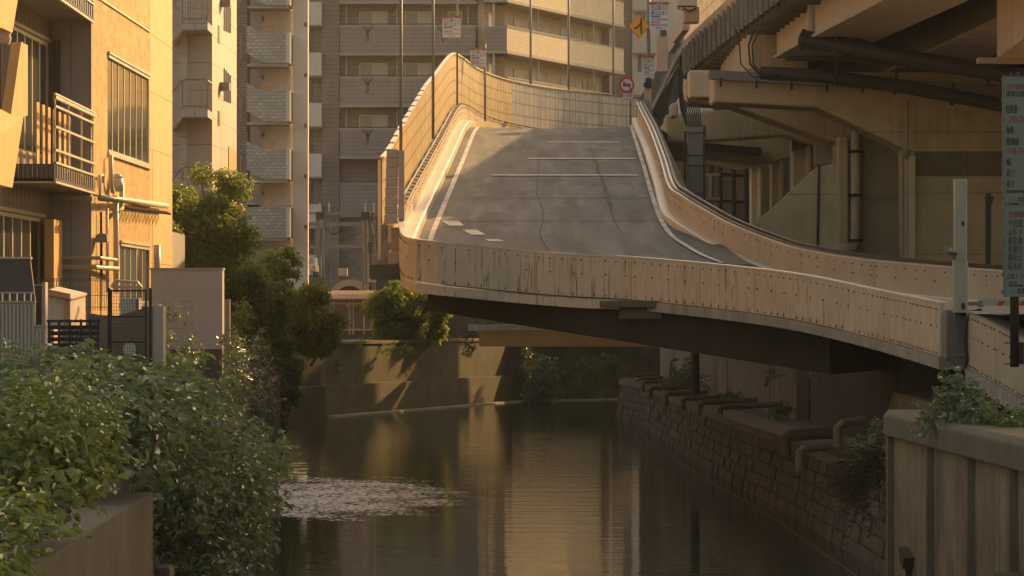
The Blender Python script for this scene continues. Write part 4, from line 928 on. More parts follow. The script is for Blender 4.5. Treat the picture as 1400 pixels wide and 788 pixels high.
# no trucks sign
nt = thing('prohibition_sign', 'round red ringed sign barring a blue truck, above a small plate', 'road sign', P(857,127,160)); Y = 160; c = P(857,116.3,Y); r = 10.3/F*Y
MB().disc(c, r, .05, 32).build('ring', 'sign_red', nt); MB().disc((c.x,Y-.012,c.z), r*.76, .008, 32).build('face', 'sign_white', nt)
def L2(u, v, dy=0): return (c.x+u*r, Y-.018-dy, c.z+v*r)
mb = MB(); mb.prism([L2(-.55,-.12),L2(-.1,-.12),L2(-.1,.28),L2(-.55,.28)][::-1], (0,.003,0)); mb.prism([L2(-.06,-.22),L2(.55,-.22),L2(.55,.02),L2(.36,.20),L2(-.06,.20)][::-1], (0,.003,0)); mb.prism([L2(-.55,-.26),L2(-.06,-.26),L2(-.06,-.13),L2(-.55,-.13)][::-1], (0,.003,0)); mb.build('truck_symbol', 'sign_blue', nt)
mb = MB(); mb.prism([L2(-.62,.52,.01),L2(-.52,.62,.01),L2(.62,-.52,.01),L2(.52,-.62,.01)][::-1], (0,.003,0)); mb.build('bar', 'sign_red', nt)
mb = MB(); mb.pb(851.5,865.5,128.5,137.5,Y,.04); pl_ = mb.build('plate', 'sign_white', nt)
text_mesh(nt, 'plate_text', '大貨等', 'inkred', PX(853,Y), Y-.006, PZ(132.6,Y), .13, PX(864,Y)-PX(853,Y)); text_mesh(nt, 'plate_text', '5t 以上', 'ink', PX(853,Y), Y-.006, PZ(136.8,Y), .12, PX(864,Y)-PX(853,Y))
post('sign_pole','thin pole behind the no trucks sign at the end of the noise wall',862,160.3,100,172,.04)
# grey signal column with dark hood beside signs
sc_ = thing('signal_column', 'pale square column with a dark cap below the large closure notice', 'column', P(906,100,140)); mb = MB(); mb.pb(897.5,913,50,96,140,.5); mb.pb(896.5,914,95,98,139.95,.6); mb.build('column', 'louvre', sc_); mb = MB(); mb.hexa([P(902,50,140),P(912,50,140),P(912,50,140.3),P(902,50,140.3)],[P(903,40,140),P(911,40,140),P(911,40,140.3),P(903,40,140.3)]); mb.build('cap', 'frame_dark', sc_)
mb = MB(); mb.pb(881.5,891,118,172,150,.3); s2 = thing('signal_column', 'lower pale column with a black clamp beside the round sign', 'column', P(886,172,150)); mb.build('column', 'louvre', s2); mb = MB(); mb.pb(882.5,890,107,120,149.8,.3); mb.pb(880,884,113,119,149.7,.2); mb.build('clamp', 'sign_black', s2)

# big regulation board, right edge
bs = thing('regulation_board', 'tall grey green board of black and red lettering at the right edge', 'sign', P(1386,500,52)); Y = 52
def board(px0,px1,py0,py1):
    mb = MB(); mb.pb(px0,px1,py0,py1,Y,.05); b = mb.build('board', 'sign_green', bs)
    mb = MB(); x0,x1,z0,z1 = PX(px0,Y),PX(px1,Y),PZ(py1,Y),PZ(py0,Y)
    for q in ((x0-.012,x0,z0-.012,z1+.012),(x1,x1+.012,z0-.012,z1+.012)): mb.box(q[0],q[1],Y-.01,Y+.05,q[2],q[3])
    for q in ((x0,x1,z0-.012,z0),(x0,x1,z1,z1+.012)): mb.box(q[0],q[1],Y-.01,Y+.05,q[2],q[3])
    mb.build('frame', 'sign_rim', b); return b
bA = board(1372,1478,105,277); bB = board(1373,1478,281,405)
def tl(b, s, px, py, hpx, wpx, m='inkblack'): text_mesh(b, 'lettering', s, m, PX(px,Y), Y-.004, PZ(py,Y), hpx/F*Y*1.25, wpx/F*Y)
tl(bA,'次の基準を超える',1376,122,7,50,'inkred'); tl(bA,'車両は通行できません',1376,132,7,62)
tl(bA,'総重量',1375,154,10,16); tl(bA,'20.0~25.0t',1379,168,11,52,'inkred'); tl(bA,'軸重',1376,182,9,10); tl(bA,'隣接軸重',1376,198,9,17); tl(bA,'18.0~20.0t',1380,211,11,52,'inkred')
tl(bA,'幅',1376,226,9,6); tl(bA,'高さ',1376,241,9,11); tl(bA,'長さ',1376,256,9,11); tl(bA,'首都高速道路株式会社',1376,264,4,50); tl(bA,'首都高速',1391,275,5,22)
tl(bB,'危険物積載車両',1379,297,8,44,'inkred')
for i, (t_, w) in enumerate((('千代田 トンネル',48),('山手 トンネル',40),('東京港 トンネル',48),('多摩川 トンネル',48),('横浜北 トンネル',48),('桜木町 トンネル',48))): tl(bB, t_, 1378, 310+i*11.8, 9.5, w)
tl(bB,'上記トンネルを通行できません',1376,381,7,80); tl(bB,'株式会社',1379,388,3,12); tl(bB,'首都高速道路',1379,392,3,20); tl(bB,'首都高速',1390,401,6.5,26)
mb = MB(); mb.prism([P(1381,401.5,Y-.006),P(1384.5,401.5,Y-.006),P(1386,397,Y-.006),P(1387.5,401.5,Y-.006),P(1389,401.5,Y-.006),P(1385.5,394,Y-.006)], (0,.003,0)); mb.build('logo', 'teal', bB)
mb = MB(); mb.prism([P(1381,275,Y-.006),P(1384,275,Y-.006),P(1385.5,271.5,Y-.006),P(1387,275,Y-.006),P(1389,275,Y-.006),P(1385.5,268,Y-.006)], (0,.003,0)); mb.build('logo', 'teal', bA)
mb = MB()
for py in (108,137,164,193,222,250,270): mb.pb(1368.5,1372,py,py+2,Y,.04)
for py in (286,305,327,350,374,398): mb.pb(1369,1373,py,py+4,Y,.04)
mb.build_each('clip', 'sign_rim', bs)
mb = MB(); mb.tube([P(1387,100,Y+.12),P(1387,502,Y+.12)], .068, 14); mb.tube([P(1430,100,Y+.12),P(1430,480,Y+.12)], .068, 14); mb.build_each('post', 'pipe_dark', bs, smooth=True)
mb = MB(); mb.pb(1375,1400,468.5,470,Y+.02,.2); mb.pb(1375,1400,497,498.5,Y+.02,.2); mb.pb(1393,1400,470,497,Y+.06,.2); mb.build_each('clamp', 'pipe_dark', bs)
# gate post with floodlight, dark post, barrier arm
gp = thing('gate_post', 'pale cream square gate post with a small floodlight in front of the street barrier', 'gate post', P(1313,428,62))
mb = MB(); mb.pb(1305.5,1322,245,356,62,.22); mb.pb(1304.5,1323.5,356.3,428,61.97,.26); bevel(mb.build('post', 'white_post', gp), .012)
MB().disc(P(1316.5,306,61.99), .028, .02, 14, 1.8).build('lens', 'sign_black', gp); MB().disc(P(1317,419,61.96), .035, .02, 14, 1.9).build('lens', 'sign_black', gp)
mb = MB(); mb.pb(1294,1304,337,346,61.7,.14); bevel(mb.build('floodlight', 'steel_box', gp), .01); mb = MB(); mb.pb(1297,1309,345,349,61.8,.06); mb.pb(1303,1307,349,355,61.8,.06); mb.build('bracket', 'frame_dark', gp)
MB().disc(P(1299.5,341.5,61.69), .042, .02, 14).build('lamp_glass', 'white_post', gp)
mb = MB(); mb.pb(1347.5,1355,265,366,77.4,.14); mb.pb(1354,1359,269,272,77.4,.14); mb.tube([P(1357,272,77.4),P(1355,280,77.4)], .02, 5); tag(mb.build('barrier_post', 'black'), 'slim black post behind the street barrier left of the regulation board', 'post')
arm = thing('gate_barrier', 'white barrier pole with slanted red blocks low at the right edge', 'barrier', P(1370,415,60.5)); Y = 60.5
mb = MB(); mb.pb(1344,1420,409,418.5,Y,.06); mb.build('arm', 'white_post', arm)
for x in (1362,1392): mb = MB(); mb.prism([P(x,418,Y-.005),P(x+8,418,Y-.005),P(x+13,412,Y-.005),P(x+5,412,Y-.005)], (0,.004,0)); mb.build('red_block', 'sign_red', arm)
mb = MB(); mb.pb(1323.6,1338,413,418,Y+.5,.08); mb.pb(1338,1345,411,420,Y+.2,.1); mb.build('pivot', 'steel_box', arm)
# ================================================================== LEFT: factory / office block with sunlit rough wall (A)
def wy(px, c=0): return 85.*665/(790-px)          # depth of the sunlit wall plane at that pixel column
def WP(px, py, off=0.): Y = wy(px); return P(px, py, Y)+Vector((off,0,0))
bA_ = thing('office_building', 'golden rough rendered office block with tall window bands beside the canal', 'building', (-11,93,3.2))
def wquad(px0, px1, z0, z1, off, d):   # slab lying on the sunlit wall plane
    a = WP(px0, 430, off); b = WP(px1, 430, off); n = Vector((d,0,0))
    return [Vector((a.x,a.y,z0)),Vector((b.x,b.y,z0))], n
def wslab(mb, px0, px1, z0, z1, off, th):
    a = WP(px0,430,off); b = WP(px1,430,off); mb.hexa([(a.x,a.y,z0),(a.x-th,a.y,z0),(b.x-th,b.y,z0),(b.x,b.y,z0)][::-1], [(a.x,a.y,z1),(a.x-th,a.y,z1),(b.x-th,b.y,z1),(b.x,b.y,z1)][::-1]); return mb
W1z0, W1z1 = 9.18, 11.69; W2z0, W2z1 = 5.3, 6.88
mb = MB()
for (p0,p1,z0,z1) in [(125,147,3.0,17),(147,164,3.0,W1z0),(147,203.5,W1z1,17),(164,203.5,W2z1,W1z0),(203.5,205.5,3.0,17),(164,203.5,3.0,W2z0)]: wslab(mb, p0, p1, z0, z1, 0, .35)
mb.build('rough_wall', 'bldgA', bA_)
mb = MB(); wslab(mb, 205.5, 235.5, 3.0, 17, .0, .5); mb.build('panel_wall', 'bldgA2', bA_)
mb = MB(); a = WP(235.5,430); mb.box(a.x-14,a.x-.02,a.y-.5,a.y+.02,3,17); mb.box(-25,-12.2,84,102,16.6,17.2); mb.build('end_wall', 'panelgrey', bA_)
def wwindow(px0, px1, z0, z1, n):
    mb = MB(); wslab(mb, px0, px1, z0, z1, -.035, .04); w = mb.build('window', 'glassA', bA_)
    mb = MB()
    for i in range(n+1):
        px = px0+(px1-px0)*i/n; a = WP(px,430,-.034); mb.box(a.x,a.x+.012,a.y-.055,a.y+.055,z0,z1)
    a = WP(px0,430,-.07); b = WP(px1,430,-.07)
    for z in (z0+.03, z1-.03): mb.bar((a.x+.05,a.y,z),(b.x+.05,b.y,z),.12,.08)
    mb.build('frame', 'frame_cream', w)
    mb = MB(); a = WP(px0-.5,430,.02); b = WP(px1+.5,430,.02); mb.bar((a.x,a.y,z0-.05),(b.x,b.y,z0-.05),.10,.07); mb.bar((a.x,a.y,z1+.05),(b.x,b.y,z1+.05),.10,.06); mb.build('sill', 'frame_cream', w)
wwindow(147,203.5,W1z0,W1z1,7); wwindow(164,203.5,W2z0,W2z1,5)
mb = MB()
for z in (W1z0-1.15, W1z1+1.3): a = WP(126,430,.02); b = WP(204,430,.02); mb.bar((a.x,a.y,z),(b.x,b.y,z),.04,.05)
mb.build_each('string_course', 'frame_cream', bA_)
# wall facing the camera (grey panels) and set back slatted wall towards the camera
mb = MB(); mb.box(PX(69,85),PX(124.8,85)-.0,84.97,85.3,3.0,17); mb.build('grey_wall', 'panelgrey', bA_)
def sx(Y): return PX(69.5,85)+(Y-85)*(90/F)   # slatted wall plane x
def SP(px, py): Y = 85.*(790-69.5)/(790-px); return P(px,py,Y)
def sslab(mb, px0, px1, py0z, py1z, off, th):
    a = SP(px0,430); b = SP(px1,430); mb.hexa([(a.x+off,a.y,py0z),(b.x+off,b.y,py0z),(b.x+off-th,b.y,py0z),(a.x+off-th,a.y,py0z)], [(a.x+off,a.y,py1z),(b.x+off,b.y,py1z),(b.x+off-th,b.y,py1z),(a.x+off-th,a.y,py1z)]); return mb
G1z0, G1z1 = PZ(212,82), PZ(48,82); G2z0, G2z1 = 3.2, PZ(297,82)
mb = MB()
for (p0,p1,z0,z1) in [(-60,69.4,G1z1,17),(66,69.4,3.,G1z1),(-60,66,G2z1,G1z0),(-60,-5,3,G1z1),(55,66,3,G2z1)]: sslab(mb, p0, p1, z0, z1, 0, .3)
mb.build('slatted_wall', 'slat', bA_)
for (p0,p1,z0,z1,n,fm) in [(-5,66,G1z0,G1z1,7,'glassA'),(-5,55,G2z0,G2z1,5,'glassdark')]:
    mb = MB(); sslab(mb, p0, p1, z0, z1, -.04, .04); w = mb.build('window', fm, bA_)
    mb = MB()
    for i in range(n+1): a = SP(p0+(p1-p0)*i/n, 430); mb.box(a.x-.04,a.x-.025,a.y-.06,a.y+.06,z0,z1)
    a = SP(p0,430); b = SP(p1,430)
    for z in (z0+.04, z1-.04): mb.bar((a.x-.04,a.y,z),(b.x-.04,b.y,z),.06,.08)
    mb.build('frame', 'frame_cream', w)
mb = MB(); sslab(mb, -5, 69, G1z1+.04, G1z1+.12, .04, .05); sslab(mb, -5, 60, G2z1+.04, G2z1+.12, .04, .05); mb.build_each('head_trim', 'frame_cream', bA_)
mb = MB(); mb.box(PX(53,82),PX(66,82),83,84.6,3.2,PZ(300,83)); mb.build('door_jamb', 'stairwall', bA_)
# balconies (two levels)
for lvl, (zf, lab) in enumerate(((PZ(247,85),0),(PZ(14,85),1))):
    xi = PX(69.5,85)+.02; xo = PX(129.5,85); y0, y1 = 77.8, 84.95
    bl = None
    mb = MB(); mb.box(xi-.15,xo-.02,y0,y1,zf-.30,zf-.22); fl = mb.build('balcony', 'metal_deck', bA_)
    mb = MB(); mb.box(xo-.06,xo,y0,y1,zf-.34,zf-.29); mb.box(xi-.15,xo-.06,y0-.02,y0+.05,zf-.34,zf-.30); mb.box(xo-.08,xo+.01,y0,y1,zf+.10,zf+.15); mb.build('edge_beam', 'frame_cream', fl)
    mb = MB(); n = 17
    for i in range(n+1): y = y0+(y1-y0)*i/n; mb.box(xo-.05,xo-.02,y-.11,y+.11,zf-.29,zf+.10)
    for i in range(10): x = xi+(xo-xi)*i/10; mb.box(x,x+.10,y0,y0+.03,zf-.30,zf+.10)
    mb.build_each('grille_slat', 'frame_dark', fl)
    mb = MB()
    for dz in (.42,.95,1.42): mb.bar((xo-.03,y0,zf+dz),(xo-.03,y1+.4,zf+dz),.05,.05)
    mb.bar((xo-.03,y0,zf+1.62),(xo-.03,y1+.4,zf+1.62),.07,.07); mb.bar((xo-.03,y0,zf+1.70),(xo-.03,y1+.4,zf+1.70),.05,.04)
    for y in (y0+.02, y0+2.4, y0+4.8, y1-.1): mb.bar((xo-.03,y,zf),(xo-.03,y,zf+1.65),.04,.04)
    mb.build('railing', 'frame_cream', fl)
    mb = MB()
    for i in range(7): y = y0+.6+i*.95; mb.box(xo-.55,xo-.52,y,y+.42,zf+.12,zf+1.55)
    mb.build('slat_screen', 'stairwall', fl)
# pipework on the corner
pp = thing('wall_pipework', 'cluster of grey drain and vent pipes on the sunlit corner of the office block', 'pipes', WP(145,420))
def wt(pts, r, o=.25, seg=9): return [WP(px,py,o) for px, py in pts], r, seg
for name, pts, r, o, m in [('vent_pipe',[(150,268),(150,400)],.07,.16,'pipe_white'),('vent_pipe',[(144,212),(144,250),(147,262)],.06,.14,'pipe_white'),('down_pipe',[(157,250),(157,285),(150,290)],.065,.18,'pipe_white'),
       ('down_pipe',[(135,250),(135,240),(131,240),(131,275)],.035,.1,'pipe_white'),('down_pipe',[(141,285),(141,400)],.035,.1,'pipe_white'),('down_pipe',[(133,290),(133,380)],.035,.1,'pipe_dark'),('down_pipe',[(205,335),(205,410)],.10,.2,'pipe_white')]:
    mb = MB(); mb.tube([WP(a,b,o) for a, b in pts], r, 10); mb.build(name, m, pp, smooth=True)
mb = MB(); mb.tube([P(72,268,84.6),P(126,271,84.7)], .08, 10); mb.tube([P(126,271,84.7)+Vector((.2,0,0)),WP(168,275,.2),WP(219,282,.2)], .075, 10); mb.build('long_pipe', 'pipe', pp, smooth=True)
mb = MB()
for i in range(13):
    px = 160+i*4.5; a = WP(px,283+i*.5,.15); b = WP(px+2.2,287+i*.5,.35); c_ = WP(px+4.4,283.5+i*.5,.15); mb.bar(a,b,.05,.05); mb.bar(b,c_,.05,.05)
mb.build('pipe_truss', 'pipe_dark', pp)
mb = MB(); mb.tube([P(72,353,84.7),P(136,353,84.7),WP(148,356,.2)], .05, 8); mb.tube([P(72,365,84.7),P(130,366,84.7),WP(148,368,.25)], .06, 8); mb.build('long_pipe', 'pipe', pp)
mb = MB(); mb.tube([WP(150,244,.2),WP(150,262,.2)], .15, 14); mb.tube([WP(150,238,.2),WP(150,244,.2)], [.08,.15], 14); mb.build('vent_cowl', 'pipe_white', pp, smooth=True)
hd = MB(); a = WP(127,330,.06); hd.prism([(a.x,a.y,PZ(331,85)),(a.x,a.y,PZ(322,85)),(a.x+.12,a.y,PZ(318,85)),(a.x+.28,a.y,PZ(320,85)),(a.x+.30,a.y,PZ(331,85))], (0,.5,0)); hd.build('hood', 'steel_grey', pp)
mb = MB(); mb.tube([(PX(77,84.8),84.8,PZ(250,85)),(PX(77,84.8),84.8,PZ(56,85))], .10, 9); tag(mb.build('drain_pipe', 'pipe_dark'), 'dark vertical pipe in the corner of the grey panelled wall', 'pipe')
# annex behind
ax_ = thing('annex', 'small grey flat roofed annex behind the office block with a hooked pipe', 'annex', P(218,370,103)); mb = MB(); mb.box(PX(206,103),PX(231,103),103,108,3.2,PZ(316,103)); mb.build('walls', 'panelgrey', ax_)
mb = MB(); mb.tube([P(211,340,102.7),P(219,338,102.6),P(221,343,102.6),P(221,370,102.6)], .07, 8); mb.build('vent_pipe', 'pipe_white', ax_)
# stair tower at far left
st = thing('outdoor_stair', 'sunlit zigzag concrete stair parapet at the far left edge', 'stair', (-11.3,75,3.2))
def SQ(pts, Y, th): return MB().prism([P(px,py,Y) for px, py in pts][::-1], (0,th,0))
xs_ = PX(18,76)
def stairside(pts, dx, m, name):   # parapet plate facing the canal, slightly turned to the viewer
    mb = MB(); P_ = []
    for px, py in pts: Yk = 72+(px/38.)*5; P_.append(P(px,py,Yk))
    mb.prism(P_, (-.22,.02,0)); return mb.build(name, m, st)
stairside([(-60,-80),(24,-80),(24,2),(17,45),(2,38),(-60,38)], 0, 'stairwall', 'parapet')
stairside([(-60,145),(2,150),(15,157),(29,58),(38,62),(38,158),(32,160),(17,257),(-60,238)], 0, 'stairwall', 'parapet')
mb = MB(); mb.prism([P(-5,60,78),P(30,57,78),P(22,157,78),P(-5,152,78)][::-1], (0,.2,0)); mb.build('riser_wall', 'panelgrey', st)
mb = MB(); mb.tube([P(-5,42,77),P(14,48,77)], .10, 8); mb.tube([P(-5,50,77),P(14,56,77)], .10, 8); mb.build('handrail', 'frame_cream', st)
mb = MB(); mb.box(-16,-11.9,72,84,3.2,17); mb.build('tower_core', 'slat', st)

# ------------------------------------------------------------------ yard in front of the office block
cf = thing('corrugated_fence', 'grey corrugated sheet fence stepping down, nearest on the left', 'fence', P(30,515,50)); Y = 50
mb = MB(); px = -60
while px < 47:
    mb.pb(px,px+2.6,418,560,Y,.05); px += 5.2
while px < 62: mb.pb(px,px+2.6,453,560,Y,.05); px += 5.2
mb.pb(-60,47.5,413,560,Y+.03,.06); mb.pb(47.6,62.5,446,560,Y+.03,.06); mb.build('sheets', 'corr', cf)
mb = MB(); mb.pb(-60,48,411.5,414,Y-.02,.14); mb.pb(47,63,444.5,447,Y-.02,.14); mb.build('cap', 'con_light', cf)
hb = thing('storage_hoarding', 'dark brown sheet hoarding with pale cap behind the corrugated fence', 'hoarding', P(20,412,56)); Y = 56
mb = MB(); mb.prism([P(-60,354,Y),P(41,354,Y),P(48,412,Y),P(48,470,Y),P(-60,470,Y)][::-1], (0,.1,0)); mb.prism([P(45,391,Y+.4),P(57,391,Y+.4),P(57,470,Y+.4),P(49,470,Y+.4)][::-1], (0,.1,0)); mb.build('sheet', 'brown', hb)
mb = MB(); mb.pb(-60,42,351.5,354.3,Y-.04,.2); mb.pb(45,57,389,391,Y+.36,.2); mb.build('cap', 'white_post', hb); mb = MB(); mb.pb(57.2,62,386,470,Y+.4,.3); mb.build('end_post', 'louvre', hb)
mb = MB()
for px in (2,12,22,32,41): mb.pb(px,px+1.5,400,412,Y-1.,.05)
mb.pb(-60,44,399.5,401,Y-1.,.05); mb.build('rail', 'louvre', hb)
sh = thing('garden_shed', 'small grey shed with a wooden roof edge between the hoarding and the black gate', 'shed', P(88,445,66)); Y = 66
mb = MB(); mb.hexa([P(60,450,Y),P(96,450,Y),P(117,450,Y+2),P(80,450,Y+3)],[P(60,404,Y),P(96,411,Y),P(117,404,Y+2),P(80,398,Y+3)]); mb.build('walls', 'corr', sh)
mb = MB(); mb.hexa([P(57,402,Y-.2),P(97,410,Y-.2),P(119,404,Y+2),P(80,396,Y+3)],[P(57,399,Y-.2),P(97,406.5,Y-.2),P(119,401,Y+2),P(80,392,Y+3)]); mb.build('roof', 'white_post', sh)
mb = MB(); mb.bar(P(57,397.5,Y-.26),P(96,405.5,Y-.26),.06,.10); mb.pb(87,92.5,410,450,Y-.06,.05); mb.build('fascia', 'wood', sh)
bf = thing('black_fence', 'black slatted steel fence in front of the shed', 'fence', P(100,505,55)); Y = 55
mb = MB()
for px in (65.5,79,94,109,122,133): mb.pb(px,px+3,438-(px-65)*.03,520,Y,.06)
mb.pb(64,137,437.5,441,Y-.02,.08); mb.build_each('post', 'black', bf)
mb = MB()
for i in range(9): mb.pb(65,137,445+i*8.2,450.5+i*8.2,Y+.07,.03)
mb.build_each('slat', 'black', bf)
gt = thing('mesh_gate', 'black framed wire mesh gate between two posts in front of the concrete wall', 'gate', P(178,510,57)); Y = 57
mb = MB(); mb.pb(147,150.5,394,515,Y,.06); mb.pb(204,207.5,394,520,Y,.06); mb.build('post', 'black', gt)
mb = MB(); mb.pb(151,153,396,512,Y+.01,.04); mb.pb(198,200.5,396,512,Y+.01,.04)
for py in (396.5,432,467): mb.pb(153,198,py,py+2.3,Y+.012,.03)
mb.build('leaf_frame', 'black', gt)
mb = MB()
for i in range(12): mb.pb(155.5+i*3.6,156+i*3.6,398,512,Y+.02,.006)
for i in range(24): mb.pb(153,198,401+i*4.7,401.35+i*4.7,Y+.022,.006)
mb.build('wire_mesh', 'black', gt)
yw = thing('yard_wall', 'grey concrete yard wall with a dipped top behind the mesh gate', 'wall', P(185,510,60)); Y = 60
mb = MB(); mb.prism([P(120,428,Y),P(135,431,Y),P(160,432,Y),P(185,425,Y),P(203,420,Y),P(222,420,Y),P(222,530,Y),P(120,530,Y)][::-1], (0,.35,0)); mb.build('wall_face', 'con_mid', yw)
mb = MB(); mb.pb(209,223,419,530,Y-.06,.5); mb.build('end_pier', 'con_light', yw)
tag(MB().disc(P(177,478,59.9), .115, .07, 24, 1.12).build('round_vent', 'pipe_white'), 'round pale vent disc on the concrete yard wall behind the gate', 'vent')
mb = MB(); mb.pb(164,190,408,434,64,.4); ac = thing('air_conditioner', 'beige outdoor unit standing above the yard wall behind the gate', 'outdoor unit', P(177,434,64)); bevel(mb.build('casing', 'wall_beige', ac), .01); mb = MB(); mb.pb(186,189.5,409,433,63.98,.02); mb.build('side_grille', 'frame_dark', ac)
mb = MB(); mb.tube([P(152,392,68),P(158,384,68),P(188,386,68),P(194,394,68)], .03, 6); mb.tube([P(170,385,68),P(170,393,68)], .02, 5); mb.tube([P(152,392,68),P(194,394,68)], .03, 6); tag(mb.build('pipe_rack', 'pipe'), 'thin cream pipe rack glinting above the mesh gate', 'pipe rack')
wf = thing('wire_fence', 'fine dark wire fence across the yard in front of the grey wall', 'fence', P(100,410,72)); Y = 72
mb = MB(); px = 46
while px < 150: mb.pb(px,px+.6,381,425,Y,.01); px += 3.1
for py in (381,384,404,420): mb.pb(46,150,py,py+.7,Y+.012,.01)
mb.build('mesh', 'black', wf); mb = MB(); mb.pb(137,138.4,381,440,Y-.02,.05); mb.build('post', 'black', wf)
car = thing('parked_car', 'black car parked in the yard behind the gate, roof catching the sun', 'car', P(134,455,76)); Y = 76
x0 = PX(96,Y); x1 = PX(196,Y); z0 = 3.3
mb = MB(); sec = [(0,.35),(.0,.8),(.35,.92),(.9,1.42),(1.35,1.47),(2.6,1.45),(3.4,.95),(4.3,.78),(4.35,.35)]
mb.prism([(x0,Y+a,z0+.05+b) for a, b in sec], (x1-x0,0,0)); bevel(mb.build('body', 'carpaint', car), .07, 3)
mb = MB(); mb.prism([(x0+.14,Y+.40,z0+1.0),(x1-.14,Y+.40,z0+1.0),(x1-.24,Y+.84,z0+1.42),(x0+.24,Y+.84,z0+1.42)], (0,-.03,.02)); mb.build('rear_window', 'glassdark', car)
for sx_ in (x0+.03, x1-.25): mb = MB(); mb.box(sx_,sx_+.22,Y-.03,Y+.05,z0+.78,z0+.92); mb.build('tail_lamp', 'carred', car)
for wx in (x0+.02, x1-.24):
    for wy_ in (.85,3.5): mb = MB(); mb.tube([(wx,Y+wy_,z0+.32),(wx+.22,Y+wy_,z0+.32)], .32, 18); mb.build('wheel', 'tyre', car)
gw = thing('garden_wall', 'smooth beige boundary wall on a dark plinth at the end of the yard', 'wall', P(258,520,78)); Y = 78
mb = MB(); mb.box(PX(206,Y),PX(304,Y),Y,Y+.5,PZ(477.5,Y),PZ(369,Y)); mb.build('upper_block', 'wall_beige', gw); mb = MB(); mb.box(PX(205,Y),PX(305,Y),Y-.03,Y+.55,PZ(369,Y)+.002,PZ(366.5,Y)); mb.build('cap', 'con_light', gw)
mb = MB(); mb.box(PX(206.5,Y),PX(303.5,Y),Y+.03,Y+.48,0,PZ(478,Y)); mb.build('plinth', 'con_dark', gw)
mb = MB(); mb.box(PX(304.5,80),PX(312,80),80.4,80.7,1,PZ(409,80)); tag(mb.build('side_panel', 'steel_grey'), 'narrow grey panel sticking out right of the beige boundary wall', 'panel')
mf = thing('vine_fence', 'thin wire fence with climbing vines in front of the beige wall', 'fence', P(242,478,68)); Y = 68
mb = MB(); px = 222
while px < 264: mb.pb(px,px+.5,412,480,Y,.008); px += 3.2
for i in range(8): mb.pb(222,264,412+i*9.2,412.5+i*9.2,Y+.01,.008)
mb.build('mesh', 'steel_grey', mf)

# ================================================================== building C with the steel fire escape
bc = thing('tiled_building', 'tall tan tiled building with steel fire escape behind the treetop', 'building', (-13,126,3.2)); Y = 125
mb = MB(); mb.box(PX(200,Y),PX(290,Y),Y,Y+.5,3,34); mb.build('front_wall', 'bldgC', bc)
mb = MB(); a = P(290,430,Y); b = P(323.5,430,134.4); mb.hexa([(a.x,a.y+.01,3),(b.x,b.y,3),(b.x-6,b.y,3),(a.x-6,a.y+.51,3)],[(a.x,a.y+.01,34),(b.x,b.y,34),(b.x-6,b.y,34),(a.x-6,a.y+.51,34)]); mb.build('side_wall', 'bldgC_side', bc)
def CS(px, py, off=0.): Yk = 125*(790-290)/(790-px); return P(px,py,Yk)+Vector((off,0,0))
for k, (py0, py1) in enumerate(((2,42),(94,138))):
    for i in range(4):
        px = 307+i*2.7; m_ = MB(); a = CS(px,py0+i*3,.0); b_ = CS(px,py1+i*1,.0); m_.box(a.x-.05,a.x+.02,a.y-.14,a.y+.14,b_.z,a.z); m_.build('slot_window', 'frame_dark', bc)
for (px,py,h) in ((299.5,40,12),(299.5,157,10),(300,266,10)): m_ = MB(); a = CS(px,py); m_.box(a.x-.05,a.x+.012,a.y-.4,a.y+.4,PZ(py+h,125),PZ(py-h,125)); m_.build('side_panel', 'frame_dark', bc)
for (px,py) in ((303,2),(301.5,117)): m_ = MB(); a = CS(px,py); m_.box(a.x,a.x+.35,a.y-.3,a.y+.3,a.z-.2,a.z+.1); m_.build('vent_hood', 'steel_grey', bc)
fe = thing('fire_escape', 'steel fire escape stair with railed landings on the tan tiled building', 'fire escape', P(270,300,124))
mb = MB(); mb.pb(246,254.5,-80,330,124.2,.3); mb.build('post', 'bldgC', fe)
for k in range(-1, 4):
    zt = PZ(34+k*118.5, 124); x0, x1 = PX(253,124), PX(288,124)
    mb = MB(); mb.box(x0,x1,122.8,124.95,zt-.28,zt); mb.prism([(x0,123.0,zt),(x0,123.0,zt-.30),(PX(238,124),123.0,zt-.75),(PX(238,124),123.0,zt-.35)], (0,1.9,0)); ln = mb.build('landing', 'bldgC', fe)
    mb = MB(); 
    for px in np.arange(254,288,3.6): p = PX(px,124); mb.box(p,p+.022,122.82,122.85,zt,zt+1.05)
    mb.tube([(x0+.02,122.83,zt),(x0+.02,122.83,zt+1.0),(x0+.1,122.83,zt+1.08),(x1-.1,122.83,zt+1.08),(x1-.02,122.83,zt+1.0),(x1-.02,122.83,zt)], .035, 6); mb.tube([(x0,122.83,zt+.12),(x1,122.83,zt+.12)], .03, 6)
    for y in np.arange(122.9,124.9,.25): mb.box(x1-.03,x1,y,y+.02,zt,zt+1.05)
    mb.tube([(x1-.02,122.83,zt+1.05),(x1-.02,124.9,zt+1.05)], .035, 6)
    mb.tube([(x0,122.85,zt+1.05),(PX(238,124),122.85,zt+.55)], .03, 6)
    mb.build('railing', 'steel_grey', ln)
cb_ = thing('cream_shed_roof', 'narrow cream lean-to strips at the foot of the tan building side', 'lean-to', P(318,280,133)); mb = MB()
for (a_,b_,c_,d_) in ((303,312,188,262),(313,323,200,300)): mb.hexa([P(a_,d_,131),P(b_,d_,134),P(b_-2,d_,135),P(a_-2,d_,132)],[P(a_,c_,131),P(b_,c_+8,134),P(b_-2,c_+8,135),P(a_-2,c_,132)])
mb.build('walls', 'stairwall', cb_)

